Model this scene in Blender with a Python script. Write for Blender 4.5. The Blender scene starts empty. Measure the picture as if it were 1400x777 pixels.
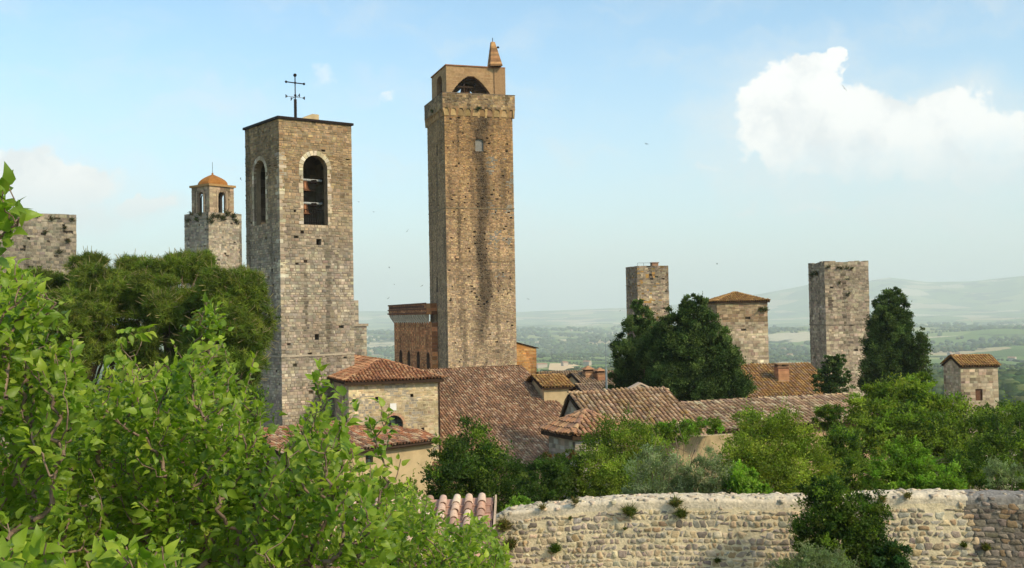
import bpy, math, random
import numpy as np
from mathutils import Vector, Matrix

# ------------------------------------------------------------------ scene, camera, sky, sun
SC = bpy.context.scene
COL = SC.collection
FPX, CX, CY = 1500.0, 700.0, 388.5          # focal length and centre, in pixels of the 1400x777 photograph
PITCH, ROLL = math.atan(41.5 / 1500), 0.018
FWD = np.array([0, math.cos(PITCH), math.sin(PITCH)])
_r0 = np.array([1.0, 0, 0]); _u0 = np.array([0, -math.sin(PITCH), math.cos(PITCH)])
RGT = math.cos(ROLL) * _r0 - math.sin(ROLL) * _u0
UPV = math.cos(ROLL) * _u0 + math.sin(ROLL) * _r0
cam = bpy.data.cameras.new('camera'); cam_o = bpy.data.objects.new('camera', cam); COL.objects.link(cam_o)
cam.sensor_width = 36.0; cam.lens = 36.0 * FPX / 1400.0
cam.clip_start = 0.1; cam.clip_end = 120000
_m = Matrix.Identity(4)
for i in range(3):
    _m[i][0] = RGT[i]; _m[i][1] = UPV[i]; _m[i][2] = -FWD[i]
cam_o.matrix_world = _m
SC.camera = cam_o
SC.render.engine = 'CYCLES'
SC.cycles.use_denoising = True
SC.cycles.max_bounces = 8
SC.cycles.transparent_max_bounces = 8
SC.cycles.volume_bounces = 1
SC.view_settings.view_transform = 'Standard'
SC.view_settings.look = 'None'
SC.view_settings.gamma = 1.0
SC.view_settings.use_curve_mapping = False
SC.view_settings.exposure = 0.84

SUN_AZ, SUN_EL = math.radians(128), math.radians(37)      # clockwise from +Y (view direction)
sun = bpy.data.lights.new('sun', 'SUN'); sun.energy = 2.5; sun.angle = math.radians(5.0); sun.color = (1.0, 0.84, 0.60)
sun_o = bpy.data.objects.new('sun', sun); COL.objects.link(sun_o)
_sd = Vector((math.sin(SUN_AZ) * math.cos(SUN_EL), math.cos(SUN_AZ) * math.cos(SUN_EL), math.sin(SUN_EL)))
sun_o.rotation_euler = _sd.to_track_quat('Z', 'Y').to_euler()
sun_o.location = (0, 0, 60)

def ray(px, py):
    return FWD + (px - CX) / FPX * RGT + (CY - py) / FPX * UPV
def P(px, py, Y):
    d = ray(px, py); return d * (Y / d[1])
def horizon(px):
    return 430 - (px - 700) * ROLL
def project(p):
    p = np.asarray(p); z = p @ FWD
    return CX + FPX * (p @ RGT) / z, CY - FPX * (p @ UPV) / z

# ---- world: Nishita sky with cumulus banks laid out by direction
W = bpy.data.worlds.new('World'); SC.world = W; W.use_nodes = True
nt = W.node_tree; nt.nodes.clear()
class G:
    """tiny node-graph helper"""
    def __init__(s, tree): s.t = tree
    def n(s, typ, **kw):
        nd = s.t.nodes.new(typ)
        for k, v in kw.items(): setattr(nd, k, v)
        return nd
    def set(s, sock, v):
        if isinstance(v, bpy.types.NodeSocket): s.t.links.new(v, sock)
        elif v is not None: sock.default_value = v
    def m(s, op, a, b=None, c=None, clamp=False):
        nd = s.n('ShaderNodeMath', operation=op); nd.use_clamp = clamp
        for i, v in enumerate((a, b, c)):
            if v is not None: s.set(nd.inputs[i], v)
        return nd.outputs[0]
    def v(s, op, a, b=None):
        nd = s.n('ShaderNodeVectorMath', operation=op)
        s.set(nd.inputs[0], a)
        if b is not None: s.set(nd.inputs['Scale'] if op == 'SCALE' else nd.inputs[1], b)
        return nd.outputs['Value'] if op in ('LENGTH', 'DOT_PRODUCT') else nd.outputs[0]
    def comb(s, x, y, z):
        nd = s.n('ShaderNodeCombineXYZ')
        for i, q in enumerate((x, y, z)): s.set(nd.inputs[i], q)
        return nd.outputs[0]
    def noise(s, vec, scale, detail=4, rough=.5, dist=0, color=False):
        nd = s.n('ShaderNodeTexNoise')
        if vec is not None: s.set(nd.inputs['Vector'], vec)
        nd.inputs['Scale'].default_value = scale; nd.inputs['Detail'].default_value = detail
        nd.inputs['Roughness'].default_value = rough; nd.inputs['Distortion'].default_value = dist
        return nd.outputs['Color' if color else 'Fac']
    def ss(s, x, a, b):
        nd = s.n('ShaderNodeMapRange', interpolation_type='SMOOTHSTEP'); s.set(nd.inputs[0], x)
        s.set(nd.inputs[1], a); s.set(nd.inputs[2], b)
        nd.inputs[3].default_value = 0; nd.inputs[4].default_value = 1
        return nd.outputs[0]
    def mr(s, x, a, b, c, d):
        nd = s.n('ShaderNodeMapRange'); s.set(nd.inputs[0], x)
        for i, q in enumerate((a, b, c, d)): nd.inputs[i + 1].default_value = q
        return nd.outputs[0]
    def mix(s, f, a, b, mode='MIX'):
        nd = s.n('ShaderNodeMix', data_type='RGBA', blend_type=mode)
        s.set(nd.inputs[0], f)
        for i, q in ((6, a), (7, b)):
            if isinstance(q, tuple) and len(q) == 3: q = q + (1,)
            s.set(nd.inputs[i], q)
        return nd.outputs[2]
    def ramp(s, f, stops, interp='LINEAR'):
        nd = s.n('ShaderNodeValToRGB'); s.set(nd.inputs[0], f)
        el = nd.color_ramp.elements; nd.color_ramp.interpolation = interp
        while len(el) < len(stops): el.new(.5)
        for e, (p_, c_) in zip(el, stops): e.position = p_; e.color = tuple(c_) + (1,)
        return nd.outputs[0]

g = G(nt)
tc = g.n('ShaderNodeTexCoord').outputs['Generated']
sky = g.n('ShaderNodeTexSky', sky_type='NISHITA'); sky.sun_disc = False
sky.sun_elevation = SUN_EL; sky.sun_rotation = SUN_AZ; sky.air_density = 1.0; sky.dust_density = 1.6; sky.ozone_density = 1.6; sky.altitude = 300
sx = g.n('ShaderNodeSeparateXYZ'); nt.links.new(tc, sx.inputs[0])
az = g.m('ARCTAN2', sx.outputs[0], sx.outputs[1])
el = g.m('ARCSINE', sx.outputs[2])
uv = g.comb(az, el, 0.0)
wob = g.v('SCALE', g.v('SUBTRACT', g.noise(uv, 22, 6, .55, color=True), (.5, .5, .5)), 0.06)
wob2 = g.v('SCALE', g.v('SUBTRACT', g.noise(uv, 70, 5, .6, color=True), (.5, .5, .5)), 0.016)
uvw = g.v('ADD', g.v('ADD', uv, wob), wob2)
def azel(px, py):
    d = ray(px, py); return math.atan2(d[0], d[1]), math.asin(d[2] / np.linalg.norm(d))
def blob(px, py, rx, ry):
    a, e = azel(px, py)
    q = g.v('MULTIPLY', g.v('SUBTRACT', uvw, (a, e, 0)), (FPX / rx, FPX / ry, 0))
    return g.m('SUBTRACT', 1.0, g.v('LENGTH', q))
def union(lst):
    r = lst[0]
    for b in lst[1:]: r = g.m('SMOOTH_MAX', r, b, 0.08)
    return r
big = union([blob(1062, 138, 52, 48), blob(1105, 112, 46, 40), blob(1142, 82, 22, 24), blob(1100, 180, 95, 62), blob(1180, 180, 85, 58),
             blob(1250, 195, 80, 58), blob(1300, 180, 62, 48), blob(1350, 205, 75, 52), blob(1420, 215, 85, 55),
             blob(1500, 225, 110, 70), blob(1600, 250, 120, 60)])
left = union([blob(75, 248, 80, 38), blob(15, 245, 70, 40), blob(-80, 240, 110, 50), blob(190, 281, 40, 13), blob(40, 285, 90, 25)])
wisp = union([blob(1085, 215, 34, 14), blob(1018, 276, 20, 9), blob(1110, 278, 46, 11), blob(965, 226, 26, 7), blob(442, 112, 16, 11), blob(525, 131, 15, 7)])
fine = g.noise(uv, 40, 8, .6)
alpha_big = g.m('MULTIPLY', g.ss(g.m('ADD', big, g.m('MULTIPLY', g.m('SUBTRACT', g.noise(uv, 55, 8, .62), .5), .55)), -.02, .20), g.ss(g.m('ADD', el, g.m('MULTIPLY', g.m('SUBTRACT', fine, .5), .06)), math.radians(4.6), math.radians(9.0)))
alpha_left = g.m('MULTIPLY', g.ss(g.m('ADD', left, g.m('MULTIPLY', g.m('SUBTRACT', g.noise(uv, 60, 8, .62), .5), .5)), -.06, .26), g.ss(el, math.radians(3.4), math.radians(6.8)))
alpha_wisp = g.m('MULTIPLY', g.ss(wisp, -.1, .9), g.m('MULTIPLY', fine, .8))
cirrus = g.m('MULTIPLY', g.ss(g.noise(g.v('MULTIPLY', g.v('ADD', uv, wob), (1.0, 3.2, 1)), 6, 7, .6), .42, .85), .62)
# scattered cumulus that goes on round the rest of the sky
ring = g.m('MULTIPLY', g.ss(g.noise(g.v('MULTIPLY', uvw, (1, 2.2, 1)), 3.2, 8, .55), .56, .68),
           g.m('MULTIPLY', g.ss(g.m('ABSOLUTE', az), .62, .95), g.m('MULTIPLY', g.ss(el, .07, .15), g.m('SUBTRACT', 1.0, g.ss(el, .45, .8)))))
body = g.noise(uvw, 16, 7, .55)
cl_hi = g.mix(g.m('MULTIPLY', g.ss(body, .33, .56), g.ss(el, math.radians(3.8), math.radians(8.5))), (3.95, 4.07, 4.16), (5.0, 4.95, 4.8))
SKYS = 0.132
acc = g.m('MAXIMUM', g.m('MAXIMUM', alpha_big, alpha_left), g.m('MAXIMUM', alpha_wisp, ring))
skyc = g.mix(1.0, sky.outputs[0], (.81, 1.0, .98), 'MULTIPLY')
skyc = g.mix(g.m('MULTIPLY', g.m('SUBTRACT', 1.0, g.ss(el, .02, .28)), .42), skyc, (3.7, 3.8, 3.75))
skyc = g.mix(cirrus, skyc, (3.85, 3.95, 3.95))
veil = g.m('MULTIPLY', g.m('MAXIMUM', g.ss(big, -1.1, .1), g.ss(left, -1.3, .2)), g.m('MULTIPLY', g.ss(g.noise(g.v('MULTIPLY', uvw, (1, 2, 1)), 9, 6, .6), .25, .7), .6))
skyc = g.mix(veil, skyc, (4.0, 4.1, 4.1))
fin = g.mix(acc, skyc, cl_hi)
bg = g.n('ShaderNodeBackground'); nt.links.new(fin, bg.inputs[0]); bg.inputs[1].default_value = SKYS
wo = g.n('ShaderNodeOutputWorld'); nt.links.new(bg.outputs[0], wo.inputs[0])

# ------------------------------------------------------------------ mesh helpers
class MB:
    """collects numpy geometry; build() links it as ONE mesh object. Per-face colour goes to the attribute 'tint'."""
    def __init__(s): s.V = []; s.F = []; s.C = []; s.M = []; s.n = 0
    def add(s, verts, faces, tint=(.5, .5, .5), mat=0):
        verts = np.asarray(verts, float).reshape(-1, 3); faces = np.asarray(faces, int)
        if faces.size == 0: return
        s.V.append(verts); s.F.append(faces + s.n); s.n += len(verts)
        t = np.asarray(tint, float)
        s.C.append(np.broadcast_to(t, (len(faces), 3)) if t.ndim == 1 else t)
        s.M.append(np.full(len(faces), mat, int) if np.isscalar(mat) else np.asarray(mat))
    def box(s, O, ex, ey, ez, tint=(.5, .5, .5), mat=0):
        O, ex, ey, ez = (np.asarray(q, float) for q in (O, ex, ey, ez))
        v = [O, O + ex, O + ex + ey, O + ey]; v += [q + ez for q in v]
        s.add(v, [[0, 3, 2, 1], [4, 5, 6, 7], [0, 1, 5, 4], [1, 2, 6, 5], [2, 3, 7, 6], [3, 0, 4, 7]], tint, mat)
    def cbox(s, c, hx, hy, hz, tint=(.5, .5, .5), mat=0, ang=0.0):
        e1 = np.array([math.cos(ang), math.sin(ang), 0]); e2 = np.array([-math.sin(ang), math.cos(ang), 0]); e3 = np.array([0, 0, 1.0])
        s.box(np.asarray(c, float) - e1 * hx - e2 * hy - e3 * hz, e1 * 2 * hx, e2 * 2 * hy, e3 * 2 * hz, tint, mat)
    def tube(s, pts, rad, k=6, tint=(.5, .5, .5), cap=True, mat=0):
        pts = np.asarray(pts, float); n = len(pts); rad = np.broadcast_to(np.asarray(rad, float), (n,))
        t = np.gradient(pts, axis=0); t /= np.linalg.norm(t, axis=1, keepdims=True) + 1e-12
        ref = np.array([0.31, 0.17, .93]) if abs(t[0, 2]) < .9 else np.array([1.0, .13, .05])
        a = np.cross(t, ref); a /= np.linalg.norm(a, axis=1, keepdims=True) + 1e-12
        b = np.cross(t, a); ph = np.arange(k) / k * 2 * math.pi
        ring = pts[:, None] + rad[:, None, None] * (a[:, None] * np.cos(ph)[None, :, None] + b[:, None] * np.sin(ph)[None, :, None])
        f = []
        for i in range(n - 1):
            for j in range(k): f.append([i * k + j, i * k + (j + 1) % k, (i + 1) * k + (j + 1) % k, (i + 1) * k + j])
        s.add(ring.reshape(-1, 3), f, tint, mat)
        if cap and k == 4: s.add(ring[-1], [[0, 1, 2, 3]], tint, mat); s.add(ring[0], [[3, 2, 1, 0]], tint, mat)
        elif cap:
            for rg, c in ((ring[0], pts[0]), (ring[-1], pts[-1])):
                s.add(np.vstack([rg, c]), [[j, (j + 1) % k, k] for j in range(k)], tint, mat)
    def lathe(s, c, prof, k=12, tint=(.5, .5, .5), mat=0):
        c = np.asarray(c, float); ph = np.arange(k) / k * 2 * math.pi; v = []
        for r, z in prof: v += [c + [r * math.cos(p), r * math.sin(p), z] for p in ph]
        f = [[i * k + j, i * k + (j + 1) % k, (i + 1) * k + (j + 1) % k, (i + 1) * k + j] for i in range(len(prof) - 1) for j in range(k)]
        s.add(v, f, tint, mat)
    def poly_prism(s, pts, off, tint=(.5, .5, .5), mat=0):
        """convex polygon pts extruded by vector off"""
        pts = np.asarray(pts, float); n = len(pts); v = np.vstack([pts, pts + np.asarray(off, float)])
        for i in range(1, n - 1): s.add(v[[0, i, i + 1]], [[0, 1, 2]], tint, mat); s.add(v[[n, n + i + 1, n + i]], [[0, 1, 2]], tint, mat)
        s.add(v, [[i, (i + 1) % n, n + (i + 1) % n, n + i] for i in range(n)], tint, mat)
    def inst(s, T, faces, O, X, Y, Z, tint, mat=0):
        """template verts T (V,3) placed N times with axes X,Y,Z (N,3)"""
        T = np.asarray(T, float); O = np.asarray(O, float); N = len(O)
        if N == 0: return
        v = O[:, None] + T[None, :, 0:1] * X[:, None] + T[None, :, 1:2] * Y[:, None] + T[None, :, 2:3] * Z[:, None]
        tint = np.asarray(tint, float)
        if tint.ndim == 1: tint = np.broadcast_to(tint, (N, 3))
        for f in faces:                                   # list of (m,k) arrays
            f = np.asarray(f, int)
            F = (f[None] + (np.arange(N) * len(T))[:, None, None]).reshape(-1, f.shape[1])
            s.F.append(F + s.n); s.C.append(np.repeat(tint, len(f), axis=0)); s.M.append(np.full(len(F), mat, int))
        s.V.append(v.reshape(-1, 3)); s.n += N * len(T)
    def mesh(s, name, mats, smooth=False):
        me = bpy.data.meshes.new(name)
        V = np.concatenate(s.V); me.vertices.add(len(V)); me.vertices.foreach_set('co', V.astype(np.float32).ravel())
        loops = np.concatenate([f.ravel() for f in s.F]); tot = np.concatenate([np.full(len(f), f.shape[1], int) for f in s.F])
        st = np.concatenate([[0], np.cumsum(tot)[:-1]])
        me.loops.add(len(loops)); me.loops.foreach_set('vertex_index', loops.astype(np.int32))
        me.polygons.add(len(tot)); me.polygons.foreach_set('loop_start', st.astype(np.int32)); me.polygons.foreach_set('loop_total', tot.astype(np.int32))
        me.polygons.foreach_set('material_index', np.concatenate(s.M).astype(np.int32))
        me.polygons.foreach_set('use_smooth', np.full(len(tot), smooth, bool))
        C = np.concatenate(s.C); C = np.hstack([C, np.ones((len(C), 1))])
        at = me.attributes.new('tint', 'FLOAT_COLOR', 'FACE'); at.data.foreach_set('color', C.astype(np.float32).ravel())
        for m in (mats if isinstance(mats, (list, tuple)) else [mats]): me.materials.append(m)
        me.update(calc_edges=True); me.validate()
        return me
    def build(s, name, mats, parent=None, smooth=False, kind=None, label=None, cat=None, group=None):
        o = bpy.data.objects.new(name, s.mesh(name, mats, smooth)); COL.objects.link(o)
        return tag(o, parent, kind, label, cat, group)

def tag(o, parent=None, kind=None, label=None, cat=None, group=None):
    if parent is not None:
        o.parent = parent
        if parent.type == 'EMPTY': o.matrix_parent_inverse = Matrix.Translation(-Vector(parent.location))
    for k, v in (('kind', kind), ('label', label), ('category', cat), ('group', group)):
        if v: o[k] = v
    return o
def thing(name, label, cat, loc=(0, 0, 0), group=None):
    o = bpy.data.objects.new(name, None); COL.objects.link(o); o.location = [float(q) for q in loc]; o.empty_display_size = .3
    return tag(o, None, None, label, cat, group)

# value noise
def _hash(ix, iy, seed):
    h = (ix.astype(np.int64) * 374761393 + iy.astype(np.int64) * 668265263 + seed * 974711) & 0xffffffff
    h = ((h ^ (h >> 13)) * 1274126177) & 0xffffffff
    return ((h ^ (h >> 16)) & 0xffff) / 65535.0
def vnoise(x, y, seed=0):
    x = np.asarray(x, float); y = np.asarray(y, float)
    ix = np.floor(x); iy = np.floor(y); fx = x - ix; fy = y - iy
    fx = fx * fx * (3 - 2 * fx); fy = fy * fy * (3 - 2 * fy)
    a = _hash(ix, iy, seed); b = _hash(ix + 1, iy, seed); c = _hash(ix, iy + 1, seed); d = _hash(ix + 1, iy + 1, seed)
    return (a * (1 - fx) + b * fx) * (1 - fy) + (c * (1 - fx) + d * fx) * fy
def fbm(x, y, o=4, seed=0):
    r = 0; a = .5; t = 0
    for i in range(o): r = r + a * vnoise(x * 2 ** i, y * 2 ** i, seed + i * 17); t += a; a *= .5
    return r / t

# ------------------------------------------------------------------ materials
def mat(name, base=None, tint=False, rough=.9, nscale=6, namt=.25, bump=.3, bscale=30, spec=.08, stain=None, metal=0, speck=None):
    m = bpy.data.materials.new(name); m.use_nodes = True; t = m.node_tree; t.nodes.clear(); g = G(t)
    geo = g.n('ShaderNodeNewGeometry').outputs['Position']
    if tint:
        a = g.n('ShaderNodeAttribute', attribute_name='tint'); c = a.outputs['Color']
    else: c = g.n('ShaderNodeRGB').outputs[0]; c.default_value = tuple(base) + (1,)
    f = g.mr(g.noise(geo, nscale, 6, .6), .25, .75, 1 - namt, 1 + namt)
    c = g.mix(1.0, c, g.comb(f, f, f), 'MULTIPLY')
    if stain:                      # weathering: (colour, scale, low, high, amount)
        for col_, sc_, lo_, hi_, am_ in stain:
            c = g.mix(g.m('MULTIPLY', g.ss(g.noise(geo, sc_, 7, .65, .4), lo_, hi_), am_), c, col_)
    b = g.n('ShaderNodeBsdfPrincipled'); t.links.new(c, b.inputs['Base Color']); b.inputs['Roughness'].default_value = rough
    b.inputs['Specular IOR Level'].default_value = spec; b.inputs['Metallic'].default_value = metal
    if bump:
        bn = g.n('ShaderNodeBump'); bn.inputs['Strength'].default_value = bump; bn.inputs['Distance'].default_value = .02
        t.links.new(g.noise(geo, bscale, 5, .6), bn.inputs['Height']); t.links.new(bn.outputs[0], b.inputs['Normal'])
    o = g.n('ShaderNodeOutputMaterial'); t.links.new(b.outputs[0], o.inputs[0])
    return m
def leaf_mat(name, trans=.35, rough=.5, nscale=2.0, namt=.18, spec=.35, tgain=(1.5, 1.7, .6)):
    m = bpy.data.materials.new(name); m.use_nodes = True; t = m.node_tree; t.nodes.clear(); g = G(t)
    geo = g.n('ShaderNodeNewGeometry').outputs['Position']
    c = g.n('ShaderNodeAttribute', attribute_name='tint').outputs['Color']
    f = g.mr(g.noise(geo, nscale, 3, .6), .25, .75, 1 - namt, 1 + namt)
    c = g.mix(1.0, c, g.comb(f, f, f), 'MULTIPLY')
    b = g.n('ShaderNodeBsdfPrincipled'); t.links.new(c, b.inputs['Base Color']); b.inputs['Roughness'].default_value = rough
    b.inputs['Specular IOR Level'].default_value = spec
    tr = g.n('ShaderNodeBsdfTranslucent'); t.links.new(g.mix(1.0, c, tgain, 'MULTIPLY'), tr.inputs[0])
    mx = g.n('ShaderNodeMixShader'); mx.inputs[0].default_value = trans
    t.links.new(b.outputs[0], mx.inputs[1]); t.links.new(tr.outputs[0], mx.inputs[2])
    o = g.n('ShaderNodeOutputMaterial'); t.links.new(mx.outputs[0], o.inputs[0])
    return m
M_STONE = mat('old_stone', tint=True, nscale=2.2, namt=.3, bump=.6, bscale=14, stain=[((.055, .045, .035), 1.1, .62, .8, .35), ((.30, .20, .07), 2.3, .66, .8, .35)])
M_STONE2 = mat('lichened_stone', tint=True, nscale=3.5, namt=.35, bump=.7, bscale=14, stain=[((.045, .045, .03), .9, .55, .75, .5), ((.12, .13, .04), 2.0, .64, .76, .5)])
M_BRICK = mat('old_brick', tint=True, nscale=4.0, namt=.25, bump=.4, bscale=20, stain=[((.06, .045, .035), .8, .6, .8, .35)])
M_TILE = mat('terracotta_tile', tint=True, nscale=9, namt=.3, bump=.3, bscale=40, rough=.85, stain=[((.05, .045, .04), 1.6, .56, .74, .55), ((.42, .34, .24), 5.0, .64, .76, .3)])
M_TILE_L = mat('lichened_tile', tint=True, nscale=9, namt=.3, bump=.3, bscale=40, rough=.85, stain=[((.06, .05, .04), 1.6, .56, .74, .5), ((.36, .22, .045), 2.2, .5, .68, .6)])
M_TILE_N = mat('pink_roof_tile', tint=True, nscale=14, namt=.22, bump=.35, bscale=60, rough=.85, stain=[((.5, .42, .33), 11, .55, .72, .55), ((.07, .06, .05), 7.0, .62, .76, .5)])
M_PLASTER = mat('cream_plaster', (.46, .35, .20), nscale=1.2, namt=.2, bump=.25, bscale=25, stain=[((.25, .19, .12), 1.0, .55, .8, .5), ((.55, .46, .33), 2.2, .6, .75, .4)])
M_PLASTER_P = mat('pink_plaster', (.46, .30, .19), nscale=1.5, namt=.22, bump=.25, bscale=25, stain=[((.22, .15, .10), 1.1, .55, .8, .5)])
M_EARTH = mat('tan_earth_wall', (.40, .30, .17), nscale=1.6, namt=.3, bump=.7, bscale=9, stain=[((.22, .17, .10), 1.3, .52, .7, .6)])
M_WOOD = mat('dark_timber', (.045, .028, .018), nscale=8, namt=.3, bump=.2)
M_IRON = mat('wrought_iron', (.02, .014, .012), nscale=10, namt=.3, rough=.6, bump=.1, metal=.3)
M_GALV = mat('galvanised_steel', (.30, .33, .34), nscale=8, namt=.2, rough=.45, metal=.7, bump=.05)
M_BRONZE = mat('bell_bronze', (.13, .06, .03), nscale=7, namt=.3, rough=.5, metal=.6, bump=.1)
M_GREYP = mat('grey_painted_steel', (.30, .31, .30), nscale=5, namt=.2, rough=.6)
M_GLASS = mat('leaded_glass', (.06, .09, .08), nscale=5, namt=.4, rough=.15, spec=.6, bump=.1)
M_WHITE = mat('white_marble', (.72, .70, .65), nscale=3, namt=.1)
M_GREYFILL = mat('grey_shutter', (.20, .19, .17), nscale=5, namt=.2)
M_MORTAR = mat('lime_mortar', tint=True, nscale=7, namt=.16, bump=.9, bscale=22, stain=[((.36, .27, .16), 2.2, .58, .78, .3)])
M_RUBBLE = mat('rubble_stone', tint=True, nscale=11, namt=.35, bump=.8, bscale=30, stain=[((.42, .34, .22), 6, .58, .72, .5), ((.05, .045, .04), 9, .66, .8, .4)])
M_BARK = mat('bark', (.14, .10, .07), nscale=12, namt=.35, bump=.7, bscale=40)
M_TWIG = mat('twig_bark', (.20, .14, .10), nscale=20, namt=.35, bump=.3, bscale=60)
M_LEAF = leaf_mat('broad_leaf', .45, .45, 3, .2)
M_CROWN = leaf_mat('crown_leaf', .45, .6, 1.2, .22, spec=.2)
M_DARK = leaf_mat('conifer_leaf', .15, .7, .9, .25, spec=.1)
M_PINE = leaf_mat('pine_needle', .25, .6, 1.2, .25, spec=.2)
M_BIRD = mat('swift_feather', (.015, .014, .013), bump=0)
rng = np.random.default_rng(7)
def pick(pal, n, r, jit=.12):
    p = np.asarray(pal, float); c = p[r.integers(0, len(p), n)]
    return np.clip(c * (1 + r.normal(0, jit, (n, 1))) * (1 + r.normal(0, jit * .25, (n, 3))), .008, .95)

# ------------------------------------------------------------------ terrain
HP = np.array([(-400, 30), (0, 22), (350, 12), (520, 8), (700, 3), (860, 6), (950, 12), (1040, 22), (1110, 33), (1160, 30), (1215, 38), (1270, 31), (1330, 31), (1400, 36), (1500, 40), (1900, 25)], float)
def ground(x, y):
    x = np.asarray(x, float); y = np.asarray(y, float); r = np.hypot(x, y)
    b = np.interp(r, [0, 15, 20, 24, 34, 45, 60, 75, 200, 300, 500, 800, 1500, 2500, 4000, 8000, 15000, 60000],
                  [-7, -7, -7, -7.2, -8, -9.5, -12, -16, -17.5, -30, -50, -70, -100, -125, -135, -125, -118, -118])
    A = np.interp(r, [0, 350, 900, 2500, 6000, 12000, 16000], [0, 0, 34, 80, 95, 50, 20])
    b = b + A * (fbm(x / 1250 + 3.3, y / 1250 + 1.7, 4, 5) - .5) * 2 * .8
    px = CX + FPX * x / np.maximum(y, 1.0)
    Hh = np.interp(px, HP[:, 0], HP[:, 1]) * 16000 / 1500 + 118
    Hh = np.where(y > 0, Hh, 300)
    b = b + Hh * np.exp(-((r - 16000) / 2300) ** 2) * (1 + .10 * (fbm(x / 1500, y / 1500, 3, 9) - .5))
    return b
def build_ground():
    rr = np.concatenate([np.linspace(2, 80, 40), np.geomspace(83, 30000, 250)])
    aa = np.concatenate([np.linspace(-math.pi, -.75, 30)[:-1], np.linspace(-.75, .75, 420), np.linspace(.75, math.pi, 30)[1:]])
    R, A = np.meshgrid(rr, aa, indexing='ij'); X = R * np.sin(A); Yy = R * np.cos(A); Z = ground(X, Yy)
    v = np.stack([X, Yy, Z], -1).reshape(-1, 3); n = len(aa)
    i = np.arange(len(rr) - 1)[:, None] * n + np.arange(n - 1)[None]
    f = np.stack([i, i + n, i + n + 1, i + 1], -1).reshape(-1, 4)[:, ::-1]
    mb = MB(); mb.add(v, f)
    mb.add(np.vstack([v[:n], [[0, 0, -7]]]), [[j + 1, j, n] for j in range(n - 1)][::1])
    m = bpy.data.materials.new('countryside'); m.use_nodes = True; t = m.node_tree; t.nodes.clear(); g = G(t)
    pos = g.n('ShaderNodeNewGeometry').outputs['Position']
    flat = g.v('MULTIPLY', pos, (1, 1, 0))
    wp = g.v('ADD', flat, g.v('SCALE', g.v('SUBTRACT', g.noise(flat, .004, 3, .5, color=True), (.5, .5, .5)), 160.0))
    vo = g.n('ShaderNodeTexVoronoi'); vo.inputs['Scale'].default_value = .0030; t.links.new(wp, vo.inputs['Vector'])
    rnd = g.n('ShaderNodeSeparateColor'); t.links.new(vo.outputs['Color'], rnd.inputs[0])
    fld = g.ramp(rnd.outputs[0], [(0, (.13, .19, .05)), (.2, (.20, .25, .08)), (.36, (.09, .14, .04)), (.52, (.26, .28, .10)), (.64, (.15, .21, .06)), (.78, (.42, .34, .19)), (.86, (.11, .17, .05)), (.94, (.50, .43, .28))], 'CONSTANT')
    # vine and crop rows inside the parcels
    ang = g.m('MULTIPLY', rnd.outputs[1], 6.28)
    sp = g.n('ShaderNodeSeparateXYZ'); t.links.new(flat, sp.inputs[0])
    rowc = g.m('ADD', g.m('MULTIPLY', sp.outputs[0], g.m('COSINE', ang)), g.m('MULTIPLY', sp.outputs[1], g.m('SINE', ang)))
    row = g.mr(g.m('SINE', g.m('MULTIPLY', rowc, .9)), -1, 1, .86, 1.1)
    fld = g.mix(1.0, fld, g.comb(row, row, row), 'MULTIPLY')
    wood = g.ss(g.noise(flat, .0021, 6, .62), .55, .61)
    c = g.mix(wood, fld, (.035, .055, .022))
    c = g.mix(1.0, c, g.ramp(g.noise(flat, .03, 5, .6), [(.2, (.8, .8, .8)), (.8, (1.2, 1.2, 1.2))]), 'MULTIPLY')
    # near the town: dry earth and rough grass
    rad = g.v('LENGTH', flat)
    near = g.mix(g.ss(g.noise(flat, .6, 6, .6), .42, .6), (.30, .24, .16), (.07, .11, .03))
    c = g.mix(g.ss(rad, 190, 330), near, c)
    b = g.n('ShaderNodeBsdfPrincipled'); t.links.new(c, b.inputs['Base Color']); b.inputs['Roughness'].default_value = 1; b.inputs['Specular IOR Level'].default_value = 0
    o = g.n('ShaderNodeOutputMaterial'); t.links.new(b.outputs[0], o.inputs[0])
    mb.build('ground', m, None, True, kind='structure')
build_ground()

# haze: even, pale air round the whole scene
def build_haze():
    mb = MB(); mb.box((-31000, -31000, -320), (62000, 0, 0), (0, 62000, 0), (0, 0, 1120))
    m = bpy.data.materials.new('haze_air'); m.use_nodes = True; t = m.node_tree; t.nodes.clear()
    v = t.nodes.new('ShaderNodeVolumePrincipled'); v.inputs['Color'].default_value = (.90, .96, .98, 1); v.inputs['Density'].default_value = 1.12e-4
    v.inputs['Anisotropy'].default_value = 0.0
    o = t.nodes.new('ShaderNodeOutputMaterial'); t.links.new(v.outputs[0], o.inputs['Volume'])
    o_ = mb.build('haze', m, None, False, kind='stuff'); o_.display_type = 'WIRE'
build_haze()
# ------------------------------------------------------------------ masonry, roofs
def A3(x, y, z=0.0): return np.array([x, y, z], float)
ZV = A3(0, 0, 1)
class Wall:
    """vertical wall plane: origin O (x,y), direction du to the right seen from outside"""
    def __init__(s, O, du, width):
        s.O = A3(O[0], O[1]); s.du = A3(du[0], du[1]); s.du /= np.linalg.norm(s.du); s.w = width
        s.n = A3(s.du[1], -s.du[0])
    def at(s, u, v, d=0.0): return s.O + s.du * u + ZV * v + s.n * d
    def pix(s, px, py):
        d = ray(px, py); t = (s.O @ s.n) / (d @ s.n); p = d * t
        return float((p - s.O) @ s.du), float(p[2])
def opening(u0, u1, v0, v1, arch=None, pw=0):
    r = (u1 - u0) / 2
    rise = 0 if arch is None else (r if arch == 'round' else min(arch, v1 - v0))
    return dict(u0=u0, u1=u1, v0=v0, v1=v1, vs=v1 - rise, rise=rise, r=r, pw=pw)
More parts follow.
